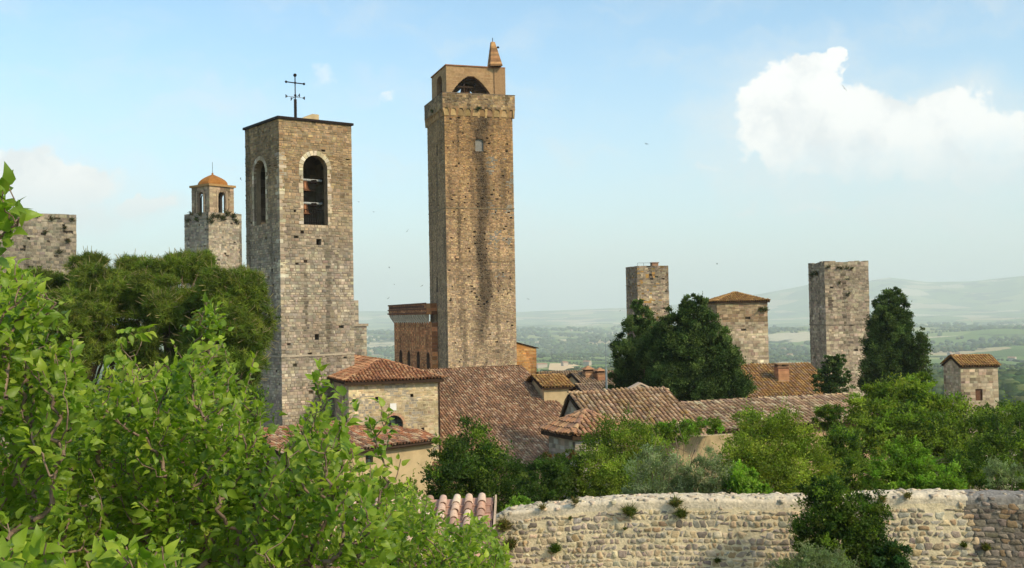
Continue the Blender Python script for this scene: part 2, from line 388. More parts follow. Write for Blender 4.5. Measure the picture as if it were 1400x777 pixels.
def arch_pts(o, n=12):
    """outline from bottom-left up and over to bottom-right"""
    c = (o['u0'] + o['u1']) / 2; pts = [(o['u0'], o['v0'])]
    if o['rise'] <= 0: pts += [(o['u0'], o['v1']), (o['u1'], o['v1'])]
    elif o['pw']: pts += [(c + o['r'] * x, o['vs'] + o['rise'] * (1 - abs(x) ** o['pw'])) for x in np.linspace(-1, 1, 2 * n + 1)]
    else: pts += [(c - o['r'] * math.cos(t), o['vs'] + o['rise'] * math.sin(t)) for t in np.linspace(0, math.pi, n + 1)]
    return pts + [(o['u1'], o['v0'])]
def courses(W, z0, z1, ch, ln, openings, r, edge=0.0):
    """cells (u0,u1,v0,v1,end) covering the wall outside its openings"""
    br = sorted({z0, z1} | {min(max(q, z0), z1) for o in openings for q in (o['v0'], o['vs'], o['v1'])})
    cells = []
    for a, b in zip(br[:-1], br[1:]):
        if b - a < .01: continue
        inarch = any(o['rise'] > 0 and a >= o['vs'] - 1e-6 and b <= o['v1'] + 1e-6 for o in openings); n = max(1, int(round((b - a) / (ch * (.45 if inarch else 1))))); hs = r.uniform(.7, 1.3, n); hs = hs / hs.sum() * (b - a); v = a
        for h in hs:
            sp = [(0.0, W)]
            for o in openings:
                if v >= o['v0'] - 1e-6 and v + h <= o['v1'] + 1e-6:
                    if v < o['vs'] - 1e-6 or o['rise'] <= 0: hw = o['r']
                    elif o['pw']: hw = o['r'] * max(0, 1 - (v - o['vs']) / o['rise']) ** (1 / o['pw'])
                    else: hw = o['r'] * math.sqrt(max(0, 1 - ((v - o['vs']) / max(o['rise'], 1e-6)) ** 2))
                    c = (o['u0'] + o['u1']) / 2; ns = []
                    for p, q in sp:
                        if c - hw > p: ns.append((p, min(q, c - hw)))
                        if c + hw < q: ns.append((max(p, c + hw), q))
                    sp = [x for x in ns if x[1] - x[0] > 1e-3]
            for p, q in sp:
                k = max(1, int(round((q - p) / ln))); ws = r.uniform(.55, 1.5, k); ws = ws / ws.sum() * (q - p); u = p
                for i, w in enumerate(ws): cells.append((u, u + w, v, v + h)); u += w
            v += h
    return np.array(cells)
def masonry(mb, wall, z0, z1, pal, r, ch=.24, ln=.42, openings=(), mortar=(.30, .25, .18), prot=.022, joint=.022, holes=0.0, tintf=None, taper=0.0, jit=.13, offs=0.0):
    c = courses(wall.w, z0, z1, ch, ln, list(openings), r)
    n = len(c); u0, u1, v0, v1 = c.T
    j = np.minimum(joint, np.minimum(u1 - u0, v1 - v0) * .2)
    isl = u0 < 1e-4; isr = u1 > wall.w - 1e-4
    pr = r.uniform(-.3, 1, n) * prot
    hole = (r.random(n) < holes) & ~isl & ~isr
    pr = np.where(hole, -.28, pr)
    jl = j * np.where(isl, 0, 1) ; jr = j * np.where(isr, 0, 1)
    jj = lambda: r.normal(0, .25, n) * j
    du, nn = wall.du, wall.n
    tp = lambda u, v: (1 - taper * (v - z0)) if taper else 1.0
    def pt(u, v, d):
        uu = (u - wall.w / 2) * tp(u, v) + wall.w / 2
        dd = d - (taper * (v - z0) * wall.w / 2 if taper else 0)
        return wall.O[None] + du[None] * uu[:, None] + ZV[None] * v[:, None] + nn[None] * (dd + offs)[:, None] if np.ndim(dd) else wall.O[None] + du[None] * uu[:, None] + ZV[None] * v[:, None] + nn[None] * (dd + offs)
    z = np.zeros(n)
    out = [pt(u0, v0, z - .004), pt(u1, v0, z - .004), pt(u1, v1, z - .004), pt(u0, v1, z - .004)]
    inn = [pt(u0 + jl + jj() * ~isl, v0 + j + jj(), pr), pt(u1 - jr + jj() * ~isr, v0 + j + jj(), pr), pt(u1 - jr + jj() * ~isr, v1 - j + jj(), pr), pt(u0 + jl + jj() * ~isl, v1 - j + jj(), pr)]
    V = np.stack(out + inn, 1).reshape(-1, 3)
    b = (np.arange(n) * 8)[:, None]
    t = pick(pal, n, r, jit)
    um, vm_ = (u0 + u1) / 2, (v0 + v1) / 2; sd_ = int(abs(wall.O[0]) * 13 + abs(wall.O[1]) * 7) % 97
    if jit > .1:                       # older and newer courses, repairs, rain streaks
        t = t * (1 + .30 * (fbm(um * .45 + sd_, vm_ * .45, 3, 51) - .5) * 2)[:, None] * (1 + .16 * (vnoise(vm_ * 1.4 + sd_, vm_ * 0, 52) - .5) * 2)[:, None]
        t = t * (1 - .55 * np.clip((fbm(um * 1.7 + sd_, vm_ * .11, 3, 53) - .56) / .2, 0, 1))[:, None]
    if tintf is not None: t = tintf(t, um, vm_, r)
    mt = np.asarray(mortar)[None] * r.uniform(.8, 1.2, (n, 1)); mt = mt * .6 + t * .4
    mb.add(V, b + np.array([[4, 5, 6, 7]]), t)
    m0 = mb.n - len(V)
    for q in ([0, 1, 5, 4], [1, 2, 6, 5], [2, 3, 7, 6], [3, 0, 4, 7]):
        mb.F.append(b + np.array([q]) + m0); mb.C.append(mt); mb.M.append(np.zeros(n, int))
def reveal(mb, wall, o, depth, tint, sill=True):
    p = arch_pts(o); out = [wall.at(u, v, .0) for u, v in p]; inn = [wall.at(u, v, -depth) for u, v in p]; n = len(p)
    f = [[i, i + 1, n + i + 1, n + i] for i in range(n - 1)]
    if sill: f.append([n - 1, 0, n, 2 * n - 1])
    mb.add(np.vstack([out, inn]), f, tint)
def arch_panel(mb, wall, o, d, tint=(.5, .5, .5)):
    p = np.array([wall.at(u, v, d) for u, v in arch_pts(o)]); c = p.mean(0)
    mb.add(np.vstack([p, c]), [[i, (i + 1) % len(p), len(p)] for i in range(len(p))], tint)
def surround(parent, wall, o, t, pal, r, material, name='arch_stone', n=11, jamb=0.0, d=.03):
    """voussoirs round the arch (each its own part) and quoin blocks down the jambs"""
    c = (o['u0'] + o['u1']) / 2; k = o['rise'] / o['r'] if o['r'] else 1
    for i in range(n):
        a, b = math.pi * i / n + .012, math.pi * (i + 1) / n - .012
        q = [(c - rr * math.cos(x), o['vs'] + rr * k * math.sin(x) if rr == o['r'] else o['vs'] + (o['rise'] + (rr - o['r'])) * math.sin(x)) for rr, x in ((o['r'], a), (o['r'], b), (o['r'] + t, b), (o['r'] + t, a))]
        mb = MB(); mb.poly_prism([wall.at(u, v, d + r.uniform(0, .015)) for u, v in q], -wall.n * .2, pick(pal, 1, r)[0])
        mb.build(name, material, parent)
    if jamb:
        for sgn, ue in ((-1, o['u0']), (1, o['u1'])):
            v = o['v0']
            while v < o['vs'] - .05:
                h = min(r.uniform(.22, .36), o['vs'] - v); w = r.uniform(.2, .55) * jamb
                ua, ub = (ue - w, ue) if sgn < 0 else (ue, ue + w)
                mb = MB(); mb.poly_prism([wall.at(x, y, d + r.uniform(-.01, .015)) for x, y in ((ua, v + .01), (ub, v + .01), (ub, v + h - .01), (ua, v + h - .01))], -wall.n * .2, pick(pal, 1, r)[0])
                mb.build('jamb_stone', material, parent); v += h
def corner_frame(pn, pr, pl, Y, k=1.0):
    """near, right, left corner pixels of a square tower whose near corner stands at depth Y"""
    tn, tr, tl = (ray(*q) for q in (pn, pr, pl)); tn, tr, tl = tn[0] / tn[1], tr[0] / tr[1], tl[0] / tl[1]
    Cx = tn * Y
    # Cx+u=tr(Y+v); Cx-k v=tl(Y+k u)
    M_ = np.array([[1, -tr], [-k * tl, -k]]); rhs = np.array([tr * Y - Cx, tl * Y - Cx]); u, v = np.linalg.solve(M_, rhs)
    w = math.hypot(u, v); a = math.atan2(v, u)
    e1 = A3(math.cos(a), math.sin(a)); e2 = A3(-math.sin(a), math.cos(a)); C = A3(Cx, Y)
    return C, e1, e2, w, w * k
def zof(px, py, Y):
    return float(P(px, py, Y)[2])
def four_walls(C, e1, e2, w1, w2):
    """front, right, back, left"""
    return [Wall(C, e1, w1), Wall(C + e1 * w1, e2, w2), Wall(C + e1 * w1 + e2 * w2, -e1, w1), Wall(C + e2 * w2, -e2, w2)]

def _cover():
    n = 5; v = []; R0, R1 = .095, .078
    for s_, R, h in ((0, R0, .035), (1, R1, .0)):
        for i in range(n + 1):
            p = math.pi * i / n; v.append((-R * math.cos(p), s_, R * .85 * math.sin(p) + h))
    f = [[i, i + 1, n + 2 + i, n + 1 + i] for i in range(n)]
    # small downhill lip so that each course throws its own shadow line
    for i in range(n + 1):
        x, _, z = v[i]; v.append((x * .86, 0.0, z * .8 - .005))
    f += [[2 * n + 2 + i, 2 * n + 3 + i, i + 1, i] for i in range(n)]
    return np.array(v), [np.array(f)]
COVER_T = _cover()
PAN_T = (np.array([(-.085, 0, .01), (-.03, 0, -.05), (.03, 0, -.05), (.085, 0, .01), (-.085, 1, -.02), (-.03, 1, -.075), (.03, 1, -.075), (.085, 1, -.02)]), [np.array([[0, 1, 5, 4], [1, 2, 6, 5], [2, 3, 7, 6]])])
def inpoly(u, s, poly):
    r = np.zeros(len(u), bool); n = len(poly)
    for i in range(n):
        x0, y0 = poly[i]; x1, y1 = poly[(i + 1) % n]
        c = ((y0 > s) != (y1 > s)); xi = x0 + (s - y0) / (y1 - y0 + 1e-12) * (x1 - x0)
        r ^= c & (u < xi)
    return r
def tiles(mb, pts, pal, r, sp=.23, exposure=.34, lift=.11, jit=.10, moss=None):
    """pantiles over the planar polygon pts (first two points: the eave, left to right seen from outside)"""
    pts = np.asarray(pts, float); A, B = pts[0], pts[1]
    ex = B - A; ex /= np.linalg.norm(ex); nn = np.cross(ex, pts[2] - A); nn /= np.linalg.norm(nn)
    if nn[2] < 0: nn = -nn; 
    es = np.cross(nn, ex)
    if es[2] < 0: es = -es
    P2 = [((p - A) @ ex, (p - A) @ es) for p in pts]
    us = [q[0] for q in P2]; ss_ = [q[1] for q in P2]
    U = np.arange(min(us) + sp / 2, max(us), sp); S = np.arange(min(ss_) - .06, max(ss_), exposure)
    U, S = (q.ravel() for q in np.meshgrid(U, S, indexing='ij'))
    ok = inpoly(U, S + exposure * .45, P2); U, S = U[ok], S[ok]; n = len(U)
    if n == 0: return
    wv = .11 * (fbm(U * .33, S * .33, 2, 3) - .5)
    O = A + ex * (U + r.normal(0, .008, n))[:, None] + es * (S + r.normal(0, .012, n))[:, None] + nn * (lift + wv + r.normal(0, .005, n))[:, None]
    yaw = r.normal(0, .03, n)[:, None]; k = r.uniform(.93, 1.07, n)[:, None] * sp / .23
    X = (ex + es * yaw); Yv = (es - ex * yaw); N_ = np.broadcast_to(nn, (n, 3))
    L = exposure * 1.18
    patch = 1 + .6 * (fbm(U * .35 + 9, S * .35, 3, 11) - .5)[:, None]
    mb.inst(COVER_T[0], COVER_T[1], O, X * k, Yv * L, N_ * k, np.clip(pick(pal, n, r, jit) * patch, .01, .8))
    O2 = O + ex * (sp / 2)
    mb.inst(PAN_T[0], PAN_T[1], O2, X * (sp / .23) * 1.05, Yv * L, N_, np.clip(pick(pal, n, r, jit) * .85 * patch, .01, .8))
def ridge(mb, p, q, pal, r, R=.13, step=.36):
    p, q = np.asarray(p, float), np.asarray(q, float); L = np.linalg.norm(q - p); d = (q - p) / L
    n = max(1, int(L / step)); O = p + d * (np.arange(n) * L / n)[:, None]; sd = np.cross(d, ZV); sd /= np.linalg.norm(sd); up = np.cross(sd, d)
    k = R / .105
    mb.inst(COVER_T[0], COVER_T[1], O + up * r.normal(.05, .008, n)[:, None], np.broadcast_to(sd, (n, 3)) * k, np.broadcast_to(d, (n, 3)) * L / n * 1.12, np.broadcast_to(up, (n, 3)) * k, pick(pal, n, r, .14))
def deck(mb, pts, th=.14, tint=(.5, .5, .5)):
    mb.poly_prism(pts, A3(0, 0, -th), tint)
def roof_part(parent, planes, ridges, pal, r, material, th=.14, **kw):
    """roof > roof_tiles : planes are polygons (eave first), ridges are lines"""
    d = MB()
    for p in planes: deck(d, p, th)
    ro = d.build('roof', M_WOOD, parent)
    t = MB()
    for p in planes: tiles(t, p, pal, r, **kw)
    for p, q in ridges: ridge(t, p, q, pal, r)
    if t.V: t.build('roof_tiles', material, ro, kind='stuff')
    return ro
def window(parent, wall, o, depth, glassmat, frame=.06, bars=(1, 2), framemat=None, fill=(.1, .12, .11)):
    m = MB(); reveal(m, wall, o, depth, (.32, .26, .18)); w = m.build('window', M_STONE, parent)
    g_ = MB(); arch_panel(g_, wall, o, -depth + .01, fill); g_.build('pane', glassmat, w)
    if bars:
        f = MB()
        for i in range(1, bars[0] + 1):
            u = o['u0'] + (o['u1'] - o['u0']) * i / (bars[0] + 1); f.box(wall.at(u - .02, o['v0'], -depth + .02), wall.du * .04, ZV * (o['v1'] - o['v0'] - .02), wall.n * .03)
        for i in range(1, bars[1] + 1):
            v = o['v0'] + (o['v1'] - o['v0']) * i / (bars[1] + 1); f.box(wall.at(o['u0'], v - .02, -depth + .022), wall.du * (o['u1'] - o['u0']), ZV * .04, wall.n * .03)
        f.build('frame', framemat or M_IRON, w)
    return w
def tuft(mb, c, n, L, r, pal, wid=.02, up=.6, spread=1.0, nrm=None):
    d = r.normal(0, spread, (n, 3)); d[:, 2] = np.abs(d[:, 2]) * .6 + up
    if nrm is not None: d += np.asarray(nrm) * .7
    d /= np.linalg.norm(d, axis=1, keepdims=True)
    sd = np.cross(d, r.normal(0, 1, (n, 3))); sd /= np.linalg.norm(sd, axis=1, keepdims=True); nz = np.cross(sd, d)
    T = np.array([(-.5, 0, 0), (.5, 0, 0), (.4, .55, .05), (0, 1, -.08), (-.4, .55, .05)])
    l = r.uniform(.5, 1.1, n)[:, None] * L
    O = np.asarray(c) + r.normal(0, L * .22, (n, 3))
    mb.inst(T, [np.array([[0, 1, 2, 4]]), np.array([[4, 2, 3]])], O, sd * wid, d * l, nz * l, pick(pal, n, r, .2))

R_ = np.random.default_rng(21)
GREY = [(0.342, 0.28, 0.204), (0.294, 0.245, 0.184), (0.382, 0.306, 0.215), (0.244, 0.21, 0.162), (0.326, 0.261, 0.188), (0.398, 0.334, 0.248), (0.269, 0.234, 0.184)]
BROWN = [(0.364, 0.255, 0.15), (0.299, 0.209, 0.126), (0.426, 0.306, 0.181), (0.235, 0.168, 0.112), (0.383, 0.275, 0.172), (0.319, 0.239, 0.162)]
PALE = [(0.447, 0.36, 0.243), (0.389, 0.311, 0.204), (0.505, 0.418, 0.292), (0.33, 0.262, 0.18), (0.428, 0.36, 0.262)]
ORANGE = [(0.361, 0.223, 0.1), (0.314, 0.19, 0.085), (0.399, 0.266, 0.123), (0.266, 0.166, 0.085)]
BRICK = [(0.39, 0.174, 0.086), (0.325, 0.144, 0.075), (0.442, 0.216, 0.115), (0.273, 0.126, 0.069), (0.468, 0.264, 0.149)]
QUOIN = [(0.515, 0.432, 0.304), (0.46, 0.377, 0.258), (0.552, 0.478, 0.359), (0.423, 0.34, 0.23)]
TP_NAVE = [(0.347, 0.191, 0.108), (0.278, 0.159, 0.095), (0.417, 0.257, 0.15), (0.221, 0.137, 0.086), (0.464, 0.317, 0.197), (0.313, 0.175, 0.099)]
TP_RED = [(0.347, 0.157, 0.078), (0.296, 0.133, 0.066), (0.398, 0.199, 0.101), (0.245, 0.114, 0.062), (0.428, 0.247, 0.133)]
TP_BROWN = [(0.337, 0.205, 0.116), (0.281, 0.175, 0.103), (0.393, 0.252, 0.142), (0.224, 0.144, 0.09), (0.427, 0.297, 0.185)]
TP_GOLD = [(0.378, 0.21, 0.072), (0.326, 0.17, 0.064), (0.42, 0.25, 0.093), (0.273, 0.15, 0.064)]

def quoins(mb, C, e1, e2, z0, z1, pal, r, h=.3, l=.45, d=.03):
    z = z0; i = 0
    while z < z1 - .1:
        hh = min(r.uniform(.8, 1.2) * h, z1 - z); a, b = (l, l * .6) if i % 2 else (l * .6, l); i += 1
        a *= r.uniform(.5, 1.6); b *= r.uniform(.5, 1.6)
        mb.box(C - (e1 + e2) * d + ZV * (z + .012), e1 * (a + d), e2 * (b + d), ZV * (hh - .024), pick(pal, 1, r)[0]); z += hh

# ---------------- bell tower of the church
def bell_tower():
    r = np.random.default_rng(1)
    D = 73.0; q_ = D / 100
    C, e1, e2, w1, w2 = corner_frame((381, 161), (480, 167), (335, 177), D)
    zt = zof(381, 162, D); zb = -17.5
    T = thing('bell_tower', 'square grey stone bell tower with arched openings and an iron cross on top', 'tower', C + (e1 * w1 + e2 * w2) / 2 + ZV * zb)
    wl = four_walls(C, e1, e2, w1, w2); F, Rr, B, L = wl
    fu0, fv0 = F.pix(415, 307); fu1, fv1 = F.pix(447, 214)
    of = opening(fu0, fu1, fv0, fv1, 'round')
    lu0, lv0 = L.pix(348, 309); lu1, lv1 = L.pix(363, 217)
    ol = opening(lu0, lu1, lv0, lv1, 'round')
    ms = MB()
    sq = [opening(*(lambda a, b: (a[0], b[0], a[1], b[1]))(F.pix(432.5, 335), F.pix(439, 327))), opening(*(lambda a, b: (a[0], b[0], a[1], b[1]))(F.pix(430.5, 465), F.pix(436, 457)))]
    def tf(t, u, v, r):
        k = np.clip((v - 3.6) / 6, 0, 1)[:, None]          # browner, rougher stone in the belfry stage
        return t * (1 - k) + k * t * np.array([.86, .70, .50])
    masonry(ms, F, zb, zt, GREY, r, .18, .27, [of] + sq, tintf=tf, holes=.01, prot=.035, joint=.03, mortar=(.22, .18, .13))
    masonry(ms, L, zb, zt, GREY, r, .18, .27, [ol], tintf=tf, holes=.01, prot=.035, joint=.03, mortar=(.22, .18, .13))
    masonry(ms, Rr, zb, zt, GREY, r, .5, .9); masonry(ms, B, zb, zt, GREY, r, .5, .9)
    ms.build('stone_blocks', M_STONE, T, kind='stuff')
    q = MB(); quoins(q, C, e1, e2, 1.0, zt - 2.2, QUOIN + GREY[:3], r, .26, .42, .02); q.build('corner_stones', M_STONE, T, kind='stuff')
    for wl_, o_ in ((F, of), (L, ol)):
        rv = MB(); reveal(rv, wl_, o_, .5, (.24, .18, .115)); rv.build('opening_reveal', M_STONE, T)
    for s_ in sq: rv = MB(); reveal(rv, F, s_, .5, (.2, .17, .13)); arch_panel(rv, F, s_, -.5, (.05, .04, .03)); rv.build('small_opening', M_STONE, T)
    surround(T, F, of, .32, QUOIN + PALE, r, M_STONE, n=13, jamb=.75); surround(T, L, ol, .28, QUOIN + PALE, r, M_STONE, n=11, jamb=.6)
    # string course low on the shaft
    u0, vz = F.pix(381, 489)
    b = MB(); b.box(C - (e1 + e2) * .05 + ZV * vz, e1 * (w1 + .1), e2 * (w2 + .1), ZV * .12, (.36, .30, .22)); b.build('string_course', M_STONE, T)
    fl = MB(); fl.box(C + (e1 + e2) * .3 + ZV * (of['v0'] - .35), e1 * (w1 - .6), e2 * (w2 - .6), ZV * .3, (.2, .16, .11)); fl.build('belfry_floor', M_STONE, T)
    rf = MB(); rf.box(C - (e1 + e2) * .13 + ZV * zt, e1 * (w1 + .26), e2 * (w2 + .26), ZV * .16, (.03, .02, .02)); top = rf.build('roof_edge', M_IRON, T)
    # small plastered stair-hood on the roof
    h = MB(); H0 = P(428, 160, 105.5 * q_); H0[2] = zt + .16
    a0 = H0 - e1 * 1.4 - e2 * .35
    pts = [a0, a0 + e1 * 1.68, a0 + e1 * 1.68 + ZV * .77, a0 + e1 * 1.17 + ZV * .77, a0 + ZV * .22]
    h.poly_prism(pts, e2 * .9); h.build('stair_hood', M_PLASTER, T)
    # cross and wind vane
    X = P(404, 160, 104 * q_); base = A3(X[0], X[1], zt + .16)
    zz = lambda py: zof(404, py, 104 * q_)
    cr = MB(); cr.tube([base, A3(X[0], X[1], zz(136))], .10, 8); cr.tube([A3(X[0], X[1], zz(136)), A3(X[0], X[1], zz(103))], .042, 6)
    cr.lathe(A3(X[0], X[1], base[2]), [(.0, 0), (.28, 0), (.25, .09), (.11, .16)], 8)
    cr_o = cr.build('cross_mast', M_IRON, T)
    ar = MB(); hz = zz(113.5); ar.tube([A3(X[0], X[1], hz) - e1 * .68, A3(X[0], X[1], hz) + e1 * .68], .042, 6); ar.build('cross_arm', M_IRON, cr_o)
    for c_ in (A3(X[0], X[1], zz(103)), A3(X[0], X[1], hz) - e1 * .68, A3(X[0], X[1], hz) + e1 * .68, A3(X[0], X[1], hz), A3(X[0], X[1], zz(130.5))):
        k = .125 if c_[2] > zz(105) else .09
        m = MB(); m.lathe(c_, [(k * math.sin(t), -k * math.cos(t)) for t in np.linspace(0, math.pi, 7)], 8); m.build('cross_knob', M_IRON, cr_o, True)
    vz = zz(133)
    v = MB(); cc = A3(X[0], X[1], vz); v.tube([cc - e1 * .7, cc + e1 * .7], .022, 5); v.tube([cc - e2 * .7, cc + e2 * .7], .022, 5); v.build('vane_rods', M_GALV, cr_o)
    for d_ in (e1, -e1, e2, -e2):
        m = MB(); s_ = np.cross(d_, ZV); tip = cc + d_ * .53
        m.poly_prism([tip, tip + d_ * .19 + ZV * .125, tip + d_ * .19 - ZV * .125], s_ * .04); m.build('vane_tip', M_IRON, cr_o)
    lr = MB(); q0 = P(397, 161, 104 * q_); lr.tube([A3(q0[0], q0[1], zt + .1), A3(q0[0], q0[1], zt + .6)], .1, 6); lr.build('roof_spike', M_IRON, T)
    pb = MB(); u, v_ = L.pix(357, 308); pb.box(L.at(u - .1, v_ + .02, -.6), L.du * .6, ZV * 1.3, -L.n * .06); pb.build('pale_board', M_WHITE, T)
    gr = MB()
    for u in np.linspace(of['u0'] + .05, of['u1'] - .05, 11): gr.tube([F.at(u, of['v0'], -.6), F.at(u, of['v0'] + 1.1, -.6)], .016, 4)
    for v_ in (.2, 1.1): gr.tube([F.at(of['u0'], of['v0'] + v_, -.6), F.at(of['u1'], of['v0'] + v_, -.6)], .02, 4)
    gr.build('railing', M_IRON, T)
    # bells: each hangs from its own steel headstock
    for px, py, lab in ((424, 244, 'upper bronze bell on a grey steel headstock in the arched belfry opening'), (424, 276, 'lower bronze bell on a grey steel headstock above the belfry railing')):
        u, v_ = F.pix(px, py); c = F.at(u, v_, -.95)
        b = thing('church_bell', lab, 'bell', c, 'bells in the grey bell tower')
        k = .36; m = MB(); m.lathe(c - ZV * .80, [(.0, .74), (.2 * k / .5, .74), (.33 * k / .5, .68), (.38 * k / .5, .44), (.46 * k / .5, .2), (.62 * k / .5, .03), (.66 * k / .5, 0), (.56 * k / .5, .02)], 14); m.build('bell_body', M_BRONZE, b, True)
        m = MB(); m.tube([F.at(of['u0'] - .05, v_, -.95), F.at(of['u1'] + .05, v_, -.95)], .085, 8); m.build('headstock', M_GREYP, b, True)
        m = MB(); m.cbox(c + F.du * .75 - ZV * .1, .2, .2, .12); m.build('gear_box', M_IRON, b)
        m = MB(); m.tube([c + F.du * .4 - ZV * .72, c + F.du * .85 - ZV * .7], .035, 6); m.build('hammer_arm', M_IRON, b)
        m = MB(); m.tube([c - ZV * .2, c - ZV * .84], .026, 6); m.build('clapper', M_IRON, b)
bell_tower()

# ---------------- tall tower with corbelled parapet
def great_tower():
    r = np.random.default_rng(2); Y = 145.0
    C, e1, e2, w1, w2 = corner_frame((608, 190), (701, 190), (584.5, 192), Y)
    zb = -17.5; zt = zof(605, 127.5, Y); zc = zof(605, 154, Y)
    T = thing('great_tower', 'tallest tower of warm brown stone with dark streak, corbelled parapet and brick belfry', 'tower', C + (e1 * w1 + e2 * w2) / 2 + ZV * zb)
    F, Rr, B, L = four_walls(C, e1, e2, w1, w2)
    def tf(t, u, v, r):
        k = np.clip((v + 3) / 26, 0, 1)[:, None] ** .8
        t = t * (1 - k) * np.array([1.26, 1.27, 1.27]) + k * t * np.array([.92, .74, .50])
        s = np.exp(-((u - w1 * .53 - .35 * np.sin(v * .5)) / .95) ** 2) * np.clip((v + 8) / 12, .15, 1) * (.55 + 1.5 * fbm(u * 1.3, v * .35, 3, 4))
        g_ = (fbm(u * .8 + 4, v * .5, 3, 8) > .6) & (u > w1 * .6) & (v > 5) & (v < 22)
        t = np.where(g_[:, None] & (r.random((len(u), 1)) < .5), np.array([.24, .21, .165]) * r.uniform(.8, 1.15, (len(u), 1)), t)
        return t * (1 - .82 * np.clip(s, 0, 1)[:, None])
    def tfl(t, u, v, r):
        k = np.clip((v + 3) / 26, 0, 1)[:, None] ** .8
        return t * (1 - k) * 1.1 + k * t * np.array([.95, .84, .64])
    wa, wv0 = F.pix(650, 207); wb, wv1 = F.pix(661, 190)
    ow = opening(wa, wb, wv0, wv1, .35)
    slits = []
    for py0, py1 in ((400, 379), (446, 426), (503, 492), (214, 197)):
        ua, va = L.pix(596.6, py0); ub, vb = L.pix(598.6, py1); uc = (ua + ub) / 2; slits.append(opening(uc - .35, uc + .35, va, vb, 'round'))
    ms = MB()
    masonry(ms, F, zb, zc, BROWN, r, .19, .29, [ow], tintf=tf, holes=.02, prot=.04, joint=.03, mortar=(.2, .15, .1))
    masonry(ms, L, zb, zc, BROWN, r, .19, .29, slits, tintf=tfl, holes=.01, prot=.035, joint=.03, mortar=(.2, .15, .1))
    masonry(ms, Rr, zb, zc, BROWN, r, .5, .9, tintf=tfl); masonry(ms, B, zb, zc, BROWN, r, .5, .9, tintf=tfl)
    ms.build('stone_blocks', M_STONE, T, kind='stuff')
    window(T, F, ow, .28, M_GREYFILL, bars=None)
    for s_ in slits:
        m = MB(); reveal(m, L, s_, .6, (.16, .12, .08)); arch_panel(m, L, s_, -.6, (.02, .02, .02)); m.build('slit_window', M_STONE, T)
    # seam: slight offset course
    for wl_ in (F, L):
        v = zof(608, 285, Y); m = MB(); m.box(wl_.at(-.03, v, 0), wl_.du * (wl_.w + .06), ZV * .14, wl_.n * .06, (.20, .15, .09)); m.build('string_course', M_STONE, T)
    # parapet
    ov = .30; Cp = C - (e1 + e2) * ov; wp1, wp2 = w1 + 2 * ov, w2 + 2 * ov
    pw = four_walls(Cp, e1, e2, wp1, wp2); pm = MB(); za = zof(605, 147.5, Y)
    def tp(t, u, v, r): return t * np.array([.86, .80, .66]) * (1 - .45 * (fbm(u * .9, v * .9, 3, 33) > .55)[:, None])
    for wl_ in pw: masonry(pm, wl_, za, zt, BROWN, r, .26, .4, tintf=tp, prot=.03)
    pm.build('parapet_blocks', M_STONE, T, kind='stuff')
    fl = MB(); fl.box(Cp + (e1 + e2) * .01 + ZV * (zt - .5), e1 * (wp1 - .02), e2 * (wp2 - .02), ZV * .06, (.2, .15, .1)); fl.build('roof_terrace', M_STONE, T)
    cp = MB()
    for wl_ in pw: cp.box(wl_.at(-.04, zt, -.45), wl_.du * (wl_.w + .08), wl_.n * .49, ZV * .1, (.16, .12, .085))
    cp.build('coping', M_STONE, T)
    # corbels with little round arches between them, front and left
    for wl_, nb in ((pw[0], 10), (pw[3], 10), (pw[1], 10), (pw[2], 10)):
        st = wl_.w / nb; hw = st * .34
        for i in range(nb + 1):
            u = min(max(i * st, .16), wl_.w - .16)
            m = MB(); p = [wl_.at(u - .15, za, .0), wl_.at(u - .15, za - .1, -.02), wl_.at(u - .15, zc - .5, -ov + .01), wl_.at(u - .15, za, -ov)]
            m.poly_prism(p, wl_.du * .3, pick(ORANGE, 1, r)[0]); m.build('corbel', M_STONE, T)
        for i in range(nb):
            u0, u1 = i * st + .12, (i + 1) * st - .12; c = (u0 + u1) / 2; R = (u1 - u0) / 2; m = MB(); top = za + .02; vs = za - R * .85
            xs = np.linspace(-1, 1, 9)
            for a_, b_ in zip(xs[:-1], xs[1:]):
                ya, yb = (vs + R * .85 * math.sqrt(max(0, 1 - q * q)) for q in (a_, b_))
                m.add([wl_.at(c + a_ * R, ya, -.03), wl_.at(c + b_ * R, yb, -.03), wl_.at(c + b_ * R, top, -.03), wl_.at(c + a_ * R, top, -.03),
                       wl_.at(c + a_ * R, ya, -ov), wl_.at(c + b_ * R, yb, -ov)], [[0, 1, 2, 3], [4, 5, 1, 0]], pick(ORANGE, 1, r)[0])
            m.add([wl_.at(u0, zc - .35, -ov + .1), wl_.at(u1, zc - .35, -ov + .1), wl_.at(u1, top, -ov + .16), wl_.at(u0, top, -ov + .16)], [[0, 1, 2, 3]], pick(ORANGE, 1, r)[0])
            m.build('corbel_arch', M_STONE, T)
    # brick belfry
    Cb = C + e1 * .55 + e2 * .75; wb1 = w1 - 1.35; wb2 = w2 - 1.5; zr = zof(606, 90, Y + 1); z0 = zt - .5
    bw = four_walls(Cb, e1, e2, wb1, wb2); bm = MB()
    fa, _ = bw[0].pix(618.5, 127); fb, _ = bw[0].pix(669.5, 127); _, fz = bw[0].pix(643, 104.5)
    ofr = opening(fa, fb, z0 + .3, fz, (fz - z0) * .72, 1.7)
    ola = opening(wb2 * .35, wb2 * .70, z0 + .4, zr - .7, .8)
    obk = opening(wb1 * .12, wb1 * .70, z0 + .3, fz, (fz - z0) * .72, 1.7)
    PL = [(.34, .215, .11), (.32, .20, .10), (.36, .23, .12)]
    masonry(bm, bw[0], z0, zr, PL, r, .3, .8, [ofr], prot=.004, joint=.008, jit=.06, mortar=(.3, .19, .1))
    masonry(bm, bw[3], z0, zr, PL, r, .3, .8, [ola], prot=.004, joint=.008, jit=.06, mortar=(.3, .19, .1))
